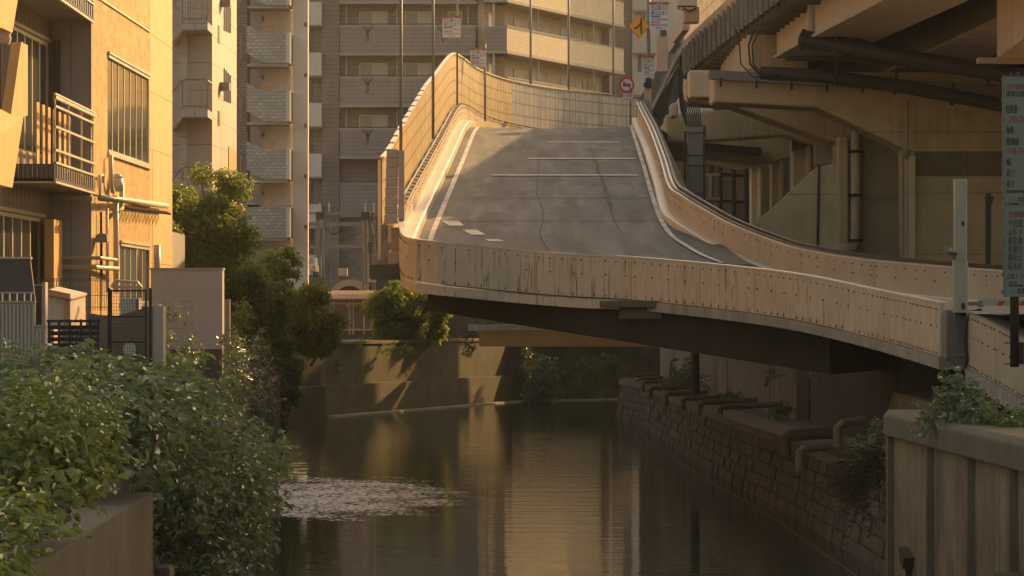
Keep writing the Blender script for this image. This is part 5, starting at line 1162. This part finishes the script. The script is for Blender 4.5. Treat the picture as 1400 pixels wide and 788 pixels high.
# ================================================================== building D: pale block with tiled stair balconies
bd = thing('pale_apartment_block', 'pale apartment block with zigzag tiled stair balconies left of the dark gap', 'building', (-12,176,3.6)); Y = 176
mb = MB(); mb.pb(322,338,-320,400,Y-.6,2); mb.build('tiled_column', 'tileD_dark', bd)
mb = MB(); mb.pb(338,358,-320,400,Y+2.2,.6); mb.pb(355,400,-320,400,Y+.8,2); mb.pb(400,421,-320,400,Y,.7); mb.build('walls', 'bldgD', bd)
for k in range(-4, 4):
    o = k*79.5
    if 166+o > 345: continue
    mb = MB(); mb.prism([P(337,112.5+o+1,Y-1.6),P(358,128+o-4,Y-1.6),P(358,124+o,Y-1.6),P(391,124+o,Y-1.6),P(391,166+o,Y-1.6),P(361,166+o,Y-1.6),P(337,152+o,Y-1.6)][::-1], (0,.16,0)); st_ = mb.build('stair_balcony', 'tileD', bd)
    mb = MB(); mb.box(PX(391,Y-1.6),PX(396.5,Y-1.6),Y-1.58,Y+.7,PZ(166+o,Y-1.6),PZ(124+o,Y-1.6)); mb.build('side_panel', 'bldgD', st_)
    mb = MB(); mb.pb(338,393,167+o,170.5+o,Y-1.45,2.1); mb.build('floor_slab', 'slabE', st_)
    mb = MB(); mb.pb(359,374,116+o,125+o,Y+.77,.05); mb.pb(330-2.2,331,52+o,84+o,Y-.64,.05); mb.build('window', 'glassdark', bd)
    mb = MB(); mb.pb(358.2,360.5,102+o,108+o,Y+.5,.3); mb.build('wall_lamp', 'frame_dark', st_)
mb = MB(); mb.pb(338,400,280,283.5,Y-1.6,.2); mb.build('lower_band', 'slabE', bd)
# gap wing with small white balconies
gp_ = thing('recessed_wing', 'shaded recessed brown wing with small white balconies beside the pale block', 'building', P(440,400,207)); Y = 207
mb = MB(); mb.pb(420,470,-320,400,Y,3); mb.build('walls', 'bldgE', gp_)
for k in range(-3, 5):
    o = k*69.2; mb = MB(); mb.pb(421.8,439.5,72+o,103+o,Y-2.0,1.9); w_ = mb.build('balcony', 'bldgD', gp_)
    mb = MB(); mb.pb(421.5,440,103.3+o,105+o,Y-2.05,2); mb.build('floor_slab', 'slabE', w_)
    mb = MB(); mb.pb(423,427.5,37+o,70+o,Y-.05,.06); mb.build('door', 'doorW', gp_)
    mb = MB(); mb.pb(416,419.5,31+o,36+o,175.8,.2); mb.build('wall_lamp', 'frame_dark', gp_)

# ================================================================== building E: apartments with balconies facing the viewer
be = thing('apartment_building', 'brown tiled apartment building with long balconies and dark trident reliefs', 'building', (-6,207,3.6)); Y = 205
mb = MB(); mb.pb(440,664,-330,430,Y+1.5,.6); mb.build('main_wall', 'bldgE', be)
mb = MB(); mb.pb(440,464,-330,430,Y+.9,.55); mb.build('side_pier', 'bldgE', be)
for k in range(-5, 4):
    o = k*70.6; bot = 72.5+o if k < 3 else 298
    if k == 3: continue
    mb = MB(); mb.pb(465,650 if k < 2 else 651,37+o,bot if k != 2 else 72.5+o,Y,.14); mb.pb(465,469,37+o,bot,Y+.15,1.3); bal = mb.build('balcony_band', 'bandE', be)
    mb = MB(); mb.pb(464,652,34.5+o,37+o,Y-.03,.22); mb.build('coping', 'slabE', bal)
    mb = MB(); mb.pb(464,652,72.6+o,76+o,Y-.08,1.56); mb.build('floor_slab', 'slabE', bal)
    mb = MB(); z = PZ(33+o,Y); mb.tube([(PX(466,Y),Y+.05,z),(PX(650,Y),Y+.05,z)], .03, 6)
    for px in range(468,650,14): mb.bar((PX(px,Y),Y+.05,z),(PX(px,Y),Y+.05,z-.12),.03,.03)
    mb.build('hand_rail', 'frame_dark', bal)
    for cx in (502.5,605.5):
        mb = MB(); y_ = Y-.035
        def br(a, b, w): A = P(a[0],a[1]+o,y_); B_ = P(b[0],b[1]+o,y_); t = (B_-A).normalized(); n_ = Vector((-t.z,0,t.x))*w/F*Y; mb.prism([A-n_,A+n_,B_+n_,B_-n_], (0,.03,0))
        br((cx,42),(cx,57),1.9); br((cx,46),(cx-7.5,36),1.0); br((cx,46),(cx+7.5,36),1.0); br((cx,45),(cx-3.4,36),.7); br((cx,45),(cx+3.4,36),.7); br((cx,45),(cx,36),.7); mb.build('trident_relief', 'ornament', bal)
    for (a,b,two) in ((491,530,1),(553,592,1),(612,632,0)):
        mb = MB(); mb.pb(a,b,16+o,62+o,Y+1.42,.06); w_ = mb.build('window', 'frame_cream', be)
        if two:
            mid = (a+b)/2-1; mb = MB(); mb.pb(a+1.6,mid-.5,17.6+o,61+o,Y+1.40,.015); mb.build('pane', 'curtain', w_); mb = MB(); mb.pb(mid+.9,b-1.4,17.6+o,61+o,Y+1.40,.015); mb.build('pane', 'curtain_light', w_)
        else: mb = MB(); mb.pb(a+1.6,b-1.6,17.6+o,61+o,Y+1.40,.015); mb.build('pane', 'curtain', w_)
    mb = MB(); 
    for px in (473.5,543,640): mb.tube([P(px,8+o,Y+1.1),P(px,37+o,Y+1.1)], .05, 7)
    mb.build_each('down_pipe', 'pipe_white', bal)
    mb = MB(); mb.tube([P(538,22+o,Y+1.46),P(540,16+o,Y+1.46),P(546,14.5+o,Y+1.46),P(552,16+o,Y+1.46),P(553,30+o,Y+1.46)], .035, 6); mb.build('conduit', 'pipe_white', bal)
mb = MB(); mb.pb(465,652,250,297,Y,.14); mb.build('balcony_band', 'bandE', be)
for px0, px1, m_ in ((486,499,'curtain'),(500,514,'steel_grey'),(515,530,'glassdark')): mb = MB(); mb.pb(px0,px1,302,340,Y+1.4,.06); mb.build('window', m_, be)
mb = MB(); mb.pb(505,535,372,430,Y+1.0,.3); mb.build('ground_opening', 'frame_dark', be)
# right wing
D = Vector((.385,.923,0)); N = Vector((.923,-.385,0)); C0 = P(693,430,205); C0.z = 0
rw = thing('balcony_wing', 'cream tiled apartment wing with stacked sunlit gallery balconies behind the ramp', 'building', (C0.x,C0.y,3.6))
def WG(s, z, o=0.): return C0+D*s+N*o+Vector((0,0,z))
def wgbox(mb, s0, s1, z0, z1, o0, o1): return mb.hexa([WG(s0,z0,o0),WG(s1,z0,o0),WG(s1,z0,o1),WG(s0,z0,o1)][::-1], [WG(s0,z1,o0),WG(s1,z1,o0),WG(s1,z1,o1),WG(s0,z1,o1)][::-1])
mb = MB(); wgbox(mb, .0, 19.8, 3.6, 38, -1.9, -1.5); mb.build('gallery_wall', 'wallW', rw)
mb = MB(); wgbox(mb, 19.75, 20.3, 3.6, 38, -3.5, -1.0); mb.build('end_pier', 'bldgF', rw)
mb = MB(); mb.box(PX(662,Y),PX(668,Y),Y+.9,Y+2.0,3.6,38); mb.pb(668,690,-330,430,Y+2.4,.4); mb.build('corner_wall', 'wallW', rw)
for k in range(-4, 4):
    zt = 5+(430-36.5-70.*k)*205/F; zb = zt-1.45
    mb = MB(); wgbox(mb, 0, 19.8, zb, zt, -.14, 0); gb = mb.build('gallery_band', 'bandW', rw)
    mb = MB(); wgbox(mb, -.05, 19.85, zb-.17, zb-.004, -1.48, .06); wgbox(mb, -.03, 19.83, zt+.004, zt+.07, -.2, .04); mb.build('slab_edge', 'slabE', gb)
    mb = MB(); mb.box(PX(662,Y),C0.x-.02,Y-.02,Y+.12,zb,zt); mb.build('corner_panel', 'bandE', gb)
    mb = MB(); mb.box(PX(661,Y),C0.x+.03,Y-.07,Y+2.3,zb-.17,zb-.004); mb.build('corner_slab', 'slabE', gb)
    for s, wd, m_ in ((.6,.5,'frame_cream'),(4.6,1.5,'doorW'),(7.1,.9,'doorW2'),(8.6,1.5,'doorW'),(12.3,.9,'doorW2'),(13.6,1.4,'doorW'),(16.2,.4,'doorW2'),(17.0,1.5,'doorW')):
        mb = MB(); wgbox(mb, s, s+wd, zb-.0, zb+2.35, -1.5, -1.46); mb.build('door', m_, rw)
    mb = MB()
    for s in (5.6,10.4,15.0): mb.tube([WG(s,zb-2.9+1.45,-.25),WG(s,zb-.2,-.25)], .05, 6)
    mb.box(PX(675,Y)-.06,PX(675,Y)+.06,Y+.1,Y+.22,zt,zt+1.6); mb.build_each('down_pipe', 'pipe_white', gb)
    mb = MB()
    for s in (2.7,11.,18.): wgbox(mb, s, s+.25, zb-.32, zb-.19, -1.1, -.8)
    mb.build_each('ceiling_lamp', 'white_post', gb)
# buildings at far right gap
bf_ = thing('tiled_tower', 'greyish tan tiled tower behind the yellow diamond sign', 'building', P(870,430,232)); Y = 232
mb = MB(); mb.pb(805,890,-330,430,Y,3); mb.build('walls', 'bldgF', bf_)
mb = MB(); mb.pb(866,960,-330,430,Y-3,2.9); mb.build('pale_bay', 'bldgD', bf_)
for k in range(-1, 3):
    o = k*58.; mb = MB(); mb.pb(866,900,14+o-30,44+o-30,Y-3.3,.28); bb = mb.build('balcony', 'bldgD', bf_)
    mb = MB(); mb.pb(872,877,46+o-30,70+o-30,Y-3.04,.05); mb.pb(879,882,50+o-30,70+o-30,Y-3.04,.05); mb.build('window', 'doorW2', bf_)
    mb = MB(); mb.pb(864,901,44.2+o-30,46.5+o-30,Y-3.5,.5); mb.build('slab', 'slabE', bb)
mb = MB(); mb.tube([P(863,-60,Y-.2),P(863,200,Y-.2)], .07, 6); mb.build('down_pipe', 'steel_grey', bf_)

# ================================================================== mechanical car park
cpk = thing('car_park_frame', 'grey steel frame of a mechanical car park below the apartment building', 'steel frame', P(460,410,190)); Y = 190
mb = MB()
for (a,b) in ((431.5,435.5),(435.9,438.2),(440,443.5),(495,498.5),(500,503)): mb.pb(a,b,294,410,Y,.3)
mb.pb(507.5,513,300,410,Y+4,.3); mb.pb(448,453,300,410,Y+5,.3); mb.pb(378,381,330,410,Y,.3); mb.pb(386,391,338,365,Y+3,.3); mb.build_each('column', 'steel_grey', cpk)
mb = MB()
for (a,b,c,d) in ((397,432,304,309.5),(444,497,304,309.5),(380,432,335.5,340),(444,497,334,339.5),(444,497,290.5,293),(397,432,290.5,293),(430,505,380,383),(395,432,376,382)): mb.pb(a,b,c,d,Y+.04,.25)
mb.build_each('beam', 'steel_grey', cpk)
mb = MB()
for (a,b) in ((432,443),(494,506)): mb.pb(a,b,290,300,Y-.05,.5)
for i in range(4): mb.pb(503,511,293+i*3,294.6+i*3,Y+.2,.3); mb.pb(503,509,332+i*4,334+i*4,Y+.2,.3)
mb.build_each('pulley_head', 'pipe_dark', cpk)
mb = MB()
for px in (437,450,499.5,511): mb.bar(P(px,290,Y),P(px,277,Y),.07,.07)
mb.build_each('antenna', 'pipe_white', cpk)
mb = MB(); mb.tube([P(445,312,Y+.1),P(455,321,Y+.1),P(468,316,Y+.1),P(470,310,Y+.1)], .03, 5); mb.tube([P(466,330,Y+.1),P(494,318,Y+.1)], .02, 5); mb.tube([P(466,345,Y+.1),P(494,370,Y+.1)], .02, 5); mb.tube([P(398,318,Y+.1),P(432,328,Y+.1)], .02, 5); mb.tube([P(505,300,Y),P(510,320,Y),P(506,375,Y)], .04, 5); mb.build_each('cable', 'cable', cpk)
mb = MB(); mb.pb(462,475,367,377.5,Y-.3,.5); mb.build('control_box', 'louvre', cpk)
mb = MB(); mb.pb(512,514,372,384,Y-.2,.2); mb.pb(502.5,512,380.5,386,Y-.2,.3); mb.build('lamp_box', 'white_post', cpk)
pcr = thing('parked_car', 'silver car with a lit rear window parked in the steel frame', 'car', P(420,378,187)); Y = 186; x0 = PX(403,Y); x1 = PX(431.5,Y); z0 = PZ(378,Y)
mb = MB(); mb.prism([(x0,Y+a,z0+b) for a, b in [(0,.25),(-.02,.62),(.1,.68),(.35,1.0),(1.6,1.02),(2.2,.68),(3.2,.6),(3.25,.25)]], (x1-x0,0,0)); bevel(mb.build('body', 'carwhite', pcr), .06, 3)
mb = MB(); mb.prism([(x0+.1,Y+.13,z0+.70),(x1-.1,Y+.13,z0+.70),(x1-.16,Y+.32,z0+.96),(x0+.16,Y+.32,z0+.96)], (0,-.03,.01)); mb.build('rear_window', 'glassdark', pcr)
for q in (x0+.03, x1-.17): mb = MB(); mb.box(q,q+.14,Y-.05,Y+.02,z0+.45,z0+.58); mb.build('tail_lamp', 'carred', pcr)
mb = MB(); mb.pb(412.6,424,368,376,Y-.06,.03); mb.build('number_plate', 'sign_white', pcr)
for q in (x0+.02, x1-.16):
    for wy_ in (.55,2.6): mb = MB(); mb.tube([(q,Y+wy_,z0+.2),(q+.14,Y+wy_,z0+.2)], .2, 14); mb.build('wheel', 'tyre', pcr)
ar = thing('arched_gate', 'pale arched opening behind the canopy roof', 'arch', P(478,410,192.5)); Y = 192.5
pts = []
for i in range(17): a = math.pi*i/16; pts.append((478-27*math.cos(a), 405-23*math.sin(a)))
for i in range(17): a = math.pi*(16-i)/16; pts.append((478-18*math.cos(a), 405-14*math.sin(a)))
mb = MB(); mb.prism([P(px,py,Y) for px, py in pts], (0,.5,0)); mb.build('arch_ring', 'louvre', ar); mb = MB(); mb.pb(458,498,391,420,Y+.6,.2); mb.build('opening', 'frame_dark', ar)
cn = thing('canopy', 'low curved canopy roof with a glowing orange edge on thin posts', 'canopy', P(474,455,184)); Y = 183
mb = MB(); n0 = 0; prof = [(-.9,-.34),(-.6,-.10),(-.1,.08),(.5,.10),(1.2,-.05),(1.2,-.12),(.5,.03),(-.1,.01),(-.6,-.17),(-.86,-.40)]
for px in (432,513): c = P(px,400,Y+.6); mb.v += [(c.x,c.y+a,c.z+b) for a, b in prof]
k = len(prof)
for j in range(k): mb.face((j,(j+1)%k,k+(j+1)%k,k+j))
mb.face(range(k)); mb.face([k+j for j in range(k)][::-1])
mb.build('roof', 'roof_lit', cn)
mb = MB()
for px in (436,456,477,482,497,509): mb.pb(px,px+1.4,404,458,Y+.3,.06)
mb.pb(432,512,404,406,Y+.2,.08); mb.pb(450,512,414,416,Y+.1,.08); mb.pb(450,512,450,452,Y+.1,.08); mb.build_each('post', 'roof_lit', cn)
mb = MB(); px = 451
while px < 512: mb.pb(px,px+.4,416,452,Y+.12,.02); px += 2.4
for i in range(7): mb.pb(451,512,420+i*4.6,420.4+i*4.6,Y+.15,.02)
mb.build('mesh_fence', 'steel_grey', cn)
mb = MB(); mb.pb(452,475,417,428,Y+2.2,.8); mb.pb(476,500,417,428,Y+2.2,.8); cc_ = tag(bevel(mb.build('covered_bicycles', 'frame_dark'), .05), 'dark covered bicycles parked behind the canopy fence', 'bicycles')
# low back wall of the far street, closing the dark gap
mb = MB(); mb.pb(340,700,392,466,204,.3); tag(mb.build('street_wall', 'con_dark'), 'low dark ground floor wall behind the steel car park frame', 'wall')
# ================================================================== orange beam bridge
bb_ = thing('girder_bridge', 'low bridge with an ochre steel girder crossing the canal behind the ramp', 'bridge', (2,182,3.2)); Y = 178
mb = MB(); mb.pb(655,1010,455.5,474,Y,.4); mb.build('girder', 'orange_beam', bb_); mb = MB(); mb.pb(652,1010,452.5,455.3,Y-.12,5); mb.build('girder_flange', 'orange_beam', bb_)
mb = MB(); mb.pb(640,1010,444,452.3,Y-.2,5.5); mb.build('deck_edge', 'con_light', bb_)
mb = MB(); mb.pb(640,1010,432.5,434,Y-.1,.06); px = 641
while px < 760: mb.pb(px,px+.8,434,444,Y-.1,.04); px += 4
mb.build('railing', 'brown', bb_)
# ================================================================== PLANTS
tree('canal_tree', 'round green tree in front of the tan building, tallest on the left bank', P(300,470,112), P(274,303,112), (1.65,1.6,1.95), 'leaf_tree', 60, 21000, .14, .12, 'trees on the left bank', .62)
tree('canal_tree', 'small dark tree with a sunny edge hugging the office wall', P(236,480,107), P(226,292,107), (.45,.5,1.15), 'leaf_tree', 12, 2600, .13, .07, None, .34)
tree('canal_tree', 'dark bushy tree on the left bank leaning over the water below the round tree', P(338,540,118), P(345,450,118), (1.35,1.5,2.2), 'leaf_tree', 60, 17000, .15, .12, 'trees on the left bank', .55)
tree('canal_tree', 'backlit yellow green tree overhanging the canal left of the canopy', P(395,520,133), P(415,440,134), (1.4,1.4,1.45), 'leaf_lit', 40, 12500, .15, .11, 'trees on the left bank', .5)
tree('canal_tree', 'small sunny yellow green tree reaching furthest over the water, left of the canopy', P(425,500,148), P(440,462,147), (.8,.9,.75), 'leaf_lit', 20, 6000, .15, .07, None, .42)
tree('canal_tree', 'upright thin tree with pale leaf tips behind the leaning tree, left of the steel frame', P(385,480,140), P(382,385,140), (1.0,1.0,1.5), 'leaf_tree', 24, 6000, .15, .09, None, .5)
tree('canal_tree', 'bushy tree with glowing right side under the curved end of the ramp', P(555,478,183), P(568,428,182), (1.95,1.6,1.75), 'leaf_lit', 54, 16000, .18, .10, None, .55)
tree('canal_tree', 'dark green shrubby tree between the canopy and the glowing tree', P(532,478,181), P(533,430,180), (1.1,1.0,1.95), 'leaf_tree', 30, 7500, .18, .08, None, .58)
tree('canal_tree', 'low drooping dark shrub tree right at the water on the left bank', P(368,600,126), P(372,530,126), (1.2,1.4,1.9), 'leaf_dark', 48, 13500, .14, .08, None, .5)
tree('canal_tree', 'mid green tree filling the bank between the round tree and the leaning tree', P(322,520,116), P(318,398,116), (1.35,1.3,1.25), 'leaf_tree', 30, 9500, .14, .10, None, .5)
# foreground bushes
bush('river_bush', 'yellow green leafy bush filling the lower left corner', [(P(30,625,30),(.75,2.2,.62)),(P(60,585,31),(.7,2.2,.55)),(P(-10,740,26),(.35,1.4,.42)),(P(95,605,32),(.42,1.5,.4))], 'leaf_yellow', 7500, .10, 'bushes on the near left bank', base=(-4.6,30,2.75), stems=14)
bush('river_bush', 'large glossy green bush in the middle of the near left bank below the fences', [(P(70,535,42),(1.0,3,.36)),(P(160,555,40),(.85,3,.45)),(P(180,590,40),(.65,2.4,.42)),(P(250,560,45),(.55,2.5,.45)),(P(20,515,44),(.55,2.,.22)),(P(110,505,44),(.3,.8,.16)),(P(205,522,46),(.22,.7,.22)),(P(60,500,46),(.25,.7,.12))], 'leaf_bush', 11000, .125, 'bushes on the near left bank', base=(-4.9,41,2.75), stems=18)
bush('river_bush', 'dense dark green bush tumbling over the wall end towards the water', [(P(300,640,48),(.75,2.5,.75)),(P(275,705,47),(.60,2,.65)),(P(335,690,50),(.42,2,.62)),(P(290,770,46),(.50,1.6,.5)),(P(255,650,45),(.45,2.,.6)),(P(330,625,52),(.5,2,.4)),(P(362,640,53),(.22,.8,.25)),(P(300,575,53),(.25,.8,.22)),(P(350,720,51),(.2,.8,.3))], 'leaf_bush', 11500, .12, 'bushes on the near left bank', base=(-4.5,47,.3), stems=18)
bush('river_bush', 'upright pale tipped sprays standing out of the near left bushes by the yard wall', [(P(268,535,52),(.12,.4,.55)),(P(284,548,53),(.08,.3,.45)),(P(240,520,54),(.25,.8,.45)),(P(130,508,47),(.3,.8,.18))], 'leaf_yellow', 900, .14, base=(-4.6,52,2.8), stems=12)
bush('overhanging_branch', 'leafy branch reaching out over the glittering water', [(P(365,615,55),(.28,.9,.09)),(P(345,635,54),(.4,.9,.18)),(P(370,690,54),(.16,.5,.07)),(P(340,665,54),(.3,.8,.2))], 'leaf_bush', 1300, .12, base=(-4.4,54,1.5), stems=8, cat='branch')
# vines and ivy
bush('vine', 'vine climbing the thin wire fence before the beige wall', [(P(235,425,67.6),(.16,.15,.12)),(P(256,430,67.7),(.10,.12,.22)),(P(228,455,67.7),(.1,.12,.3)),(P(245,495,67),(.35,.5,.3)),(P(225,478,67),(.2,.4,.3)),(P(262,466,67.5),(.18,.2,.1))], 'leaf_bush', 1500, .075, base=P(240,510,67), cat='vine', stems=12)
bush('ivy', 'grey green ivy hanging down the left canal wall', [(P(326,515,75),(.28,1.2,.75)),(P(342,545,82),(.3,2.,1.0)),(P(350,580,86),(.3,2.,.8)),(P(318,480,72),(.25,1.,.5)),(P(352,500,92),(.4,2.,1.)),(P(362,560,96),(.3,2.,1.))], 'leaf_ivy', 9500, .085, base=P(345,620,84), cat='ivy', stems=8)
bush('ivy', 'block of hanging ivy on the dark far canal wall', [(P(742,528,193),(1.15,.35,1.15)),(P(748,500,194),(1.0,.3,.6)),(P(722,490,194),(.35,.25,.7)),(P(728,545,192.5),(.7,.3,.5))], 'leaf_ivy', 5500, .12, base=P(742,555,193), cat='ivy', stems=8, droop=1.2)
bush('ivy', 'thin dark ivy right of the big ivy block under the low bridge', [(P(805,510,197),(.9,.3,1.1)),(P(835,500,199),(.7,.3,.8))], 'leaf_dark', 2600, .12, base=P(805,545,197), cat='ivy', stems=6, droop=1.)
bush('bank_shrub', 'low dark shrub under the beige wall plinth', [(P(290,545,84),(.5,.8,.35)),(P(265,530,80),(.4,.8,.3)),(P(320,470,98),(.25,.8,.5)),(P(330,430,100),(.25,.8,.4))], 'leaf_dark', 3600, .085, base=P(285,560,84), stems=8)
bush('bank_shrub', 'thin greenery trailing below the canopy on the far wall top', [(P(480,468,171),(.9,.3,.12)),(P(455,500,169),(.5,.2,.5)),(P(660,440,178.5),(.7,.3,.35)),(P(640,470,180),(.4,.3,.7)),(P(540,478,175),(1.2,.3,.2))], 'leaf_tree', 2600, .11, base=P(480,480,172), stems=8)
bush('ledge_plant', 'leafy bush growing on the stone ledge beside the dark downpipe', [(P(935,515,133),(.55,.8,.42)),(P(950,522,132),(.4,.7,.4)),(P(915,527,136),(.4,.7,.2)),(P(943,500,132),(.2,.3,.35))], 'leaf_bush', 1900, .11, base=P(937,535,133), cat='plant', stems=8)
bush('ledge_plant', 'small low plant on the stone ledge at the foot of the upper wall', [(P(1000,545,116),(.48,.6,.17))], 'leaf_dark', 800, .10, base=P(1000,552,116), cat='plant', stems=5)
bush('ledge_plant', 'small dark plant at the end of the upper wall by the black abutment', [(P(1070,562,104),(.3,.5,.2)),(P(1055,512,105),(.15,.2,.15))], 'leaf_dark', 500, .10, base=P(1070,570,104), cat='plant', stems=5)
bush('ledge_plant', 'green leafy plant above the dry twigs beside the near wall', [(P(1178,610,66),(.30,.5,.12)),(P(1205,598,65),(.22,.5,.22))], 'leaf_bush', 900, .085, base=P(1190,625,66), cat='plant', stems=6)
bush('dry_twigs', 'heap of brown dead twigs hanging over the stone wall', [(P(1175,645,65),(.45,.6,.36)),(P(1195,632,65),(.35,.6,.3)),(P(1160,668,65),(.25,.5,.25))], 'twig', 2600, .16, base=P(1180,672,65), cat='twigs', stems=26, aspect=.10, droop=1.0)
bush('wall_top_plant', 'green vine bush on top of the near grey wall below the steel post', [(P(1318,550,47),(.36,.8,.26)),(P(1285,572,48),(.28,.7,.13)),(P(1345,565,46),(.3,.7,.16)),(P(1310,530,47),(.2,.4,.16)),(P(1270,585,47.5),(.12,.4,.12))], 'leaf_bush', 2300, .085, base=P(1318,585,47), cat='plant', stems=12)
bush('wall_top_plant', 'dim dark leaves behind the near wall top at the right edge', [(P(1385,575,45),(.35,.6,.12))], 'leaf_dark', 500, .08, base=P(1385,585,45), cat='plant', stems=4)

# ================================================================== LIGHT, HAZE, CAMERA
AZ, EL = R(58), R(25)
sdir = Vector((math.cos(EL)*math.cos(AZ), math.cos(EL)*math.sin(AZ), math.sin(EL)))
sl = bpy.data.lights.new('sun', 'SUN'); sl.energy = 5.0; sl.angle = R(.6); sl.color = (1.0,.58,.22)
so = bpy.data.objects.new('sun', sl); COL.objects.link(so); so.rotation_euler = sdir.to_track_quat('Z','Y').to_euler(); so.location = (60,60,80)
w = bpy.data.worlds.new('World'); SC.world = w; w.use_nodes = True; nt_ = w.node_tree; nt_.nodes.clear()
sky = nt_.nodes.new('ShaderNodeTexSky'); sky.sky_type = 'NISHITA'; sky.sun_disc = False; sky.sun_elevation = EL; sky.sun_rotation = R(90)-AZ; sky.air_density = 1.; sky.dust_density = 4.; sky.ozone_density = .6
mx = nt_.nodes.new('ShaderNodeMix'); mx.data_type = 'RGBA'; mx.blend_type = 'MULTIPLY'; mx.inputs[0].default_value = 1.; mx.inputs[7].default_value = (1.0,.865,.675,1)
bg = nt_.nodes.new('ShaderNodeBackground'); bg.inputs[1].default_value = .15; wo = nt_.nodes.new('ShaderNodeOutputWorld')
nt_.links.new(sky.outputs[0], mx.inputs[6]); nt_.links.new(mx.outputs[2], bg.inputs[0]); nt_.links.new(bg.outputs[0], wo.inputs[0])
HAZE = .00027
if HAZE:
    mb = MB(); mb.box(-210,110,-70,430,-2.6,64); hz = mb.build('haze', 'soil', origin=(0,0,0)); hz['kind'] = 'stuff'
    hm = bpy.data.materials.new('haze_air'); hm.use_nodes = True; hm.node_tree.nodes.clear(); ho = hm.node_tree.nodes.new('ShaderNodeOutputMaterial'); pv = hm.node_tree.nodes.new('ShaderNodeVolumePrincipled')
    pv.inputs['Color'].default_value = (.92,.86,.70,1); pv.inputs['Density'].default_value = HAZE; pv.inputs['Anisotropy'].default_value = .2
    hm.node_tree.links.new(pv.outputs[0], ho.inputs['Volume']); hz.data.materials.clear(); hz.data.materials.append(hm)
cam = bpy.data.cameras.new('camera'); cam.lens = 120; cam.sensor_width = 36; cam.clip_start = .5; cam.clip_end = 2000; cam.shift_y = (HZ-394)/1400
co_ = bpy.data.objects.new('camera', cam); COL.objects.link(co_); co_.location = (0,0,CZ); co_.rotation_euler = (R(90),0,0); SC.camera = co_
SC.render.engine = 'CYCLES'; SC.cycles.use_denoising = True; SC.cycles.max_bounces = 6; SC.cycles.diffuse_bounces = 4; SC.cycles.glossy_bounces = 3; SC.cycles.transmission_bounces = 3; SC.cycles.volume_bounces = 0; SC.cycles.sample_clamp_indirect = 6
SC.view_settings.view_transform = 'Standard'; SC.view_settings.look = 'None'; SC.view_settings.gamma = 1; SC.view_settings.exposure = 0.7; SC.view_settings.use_curve_mapping = False
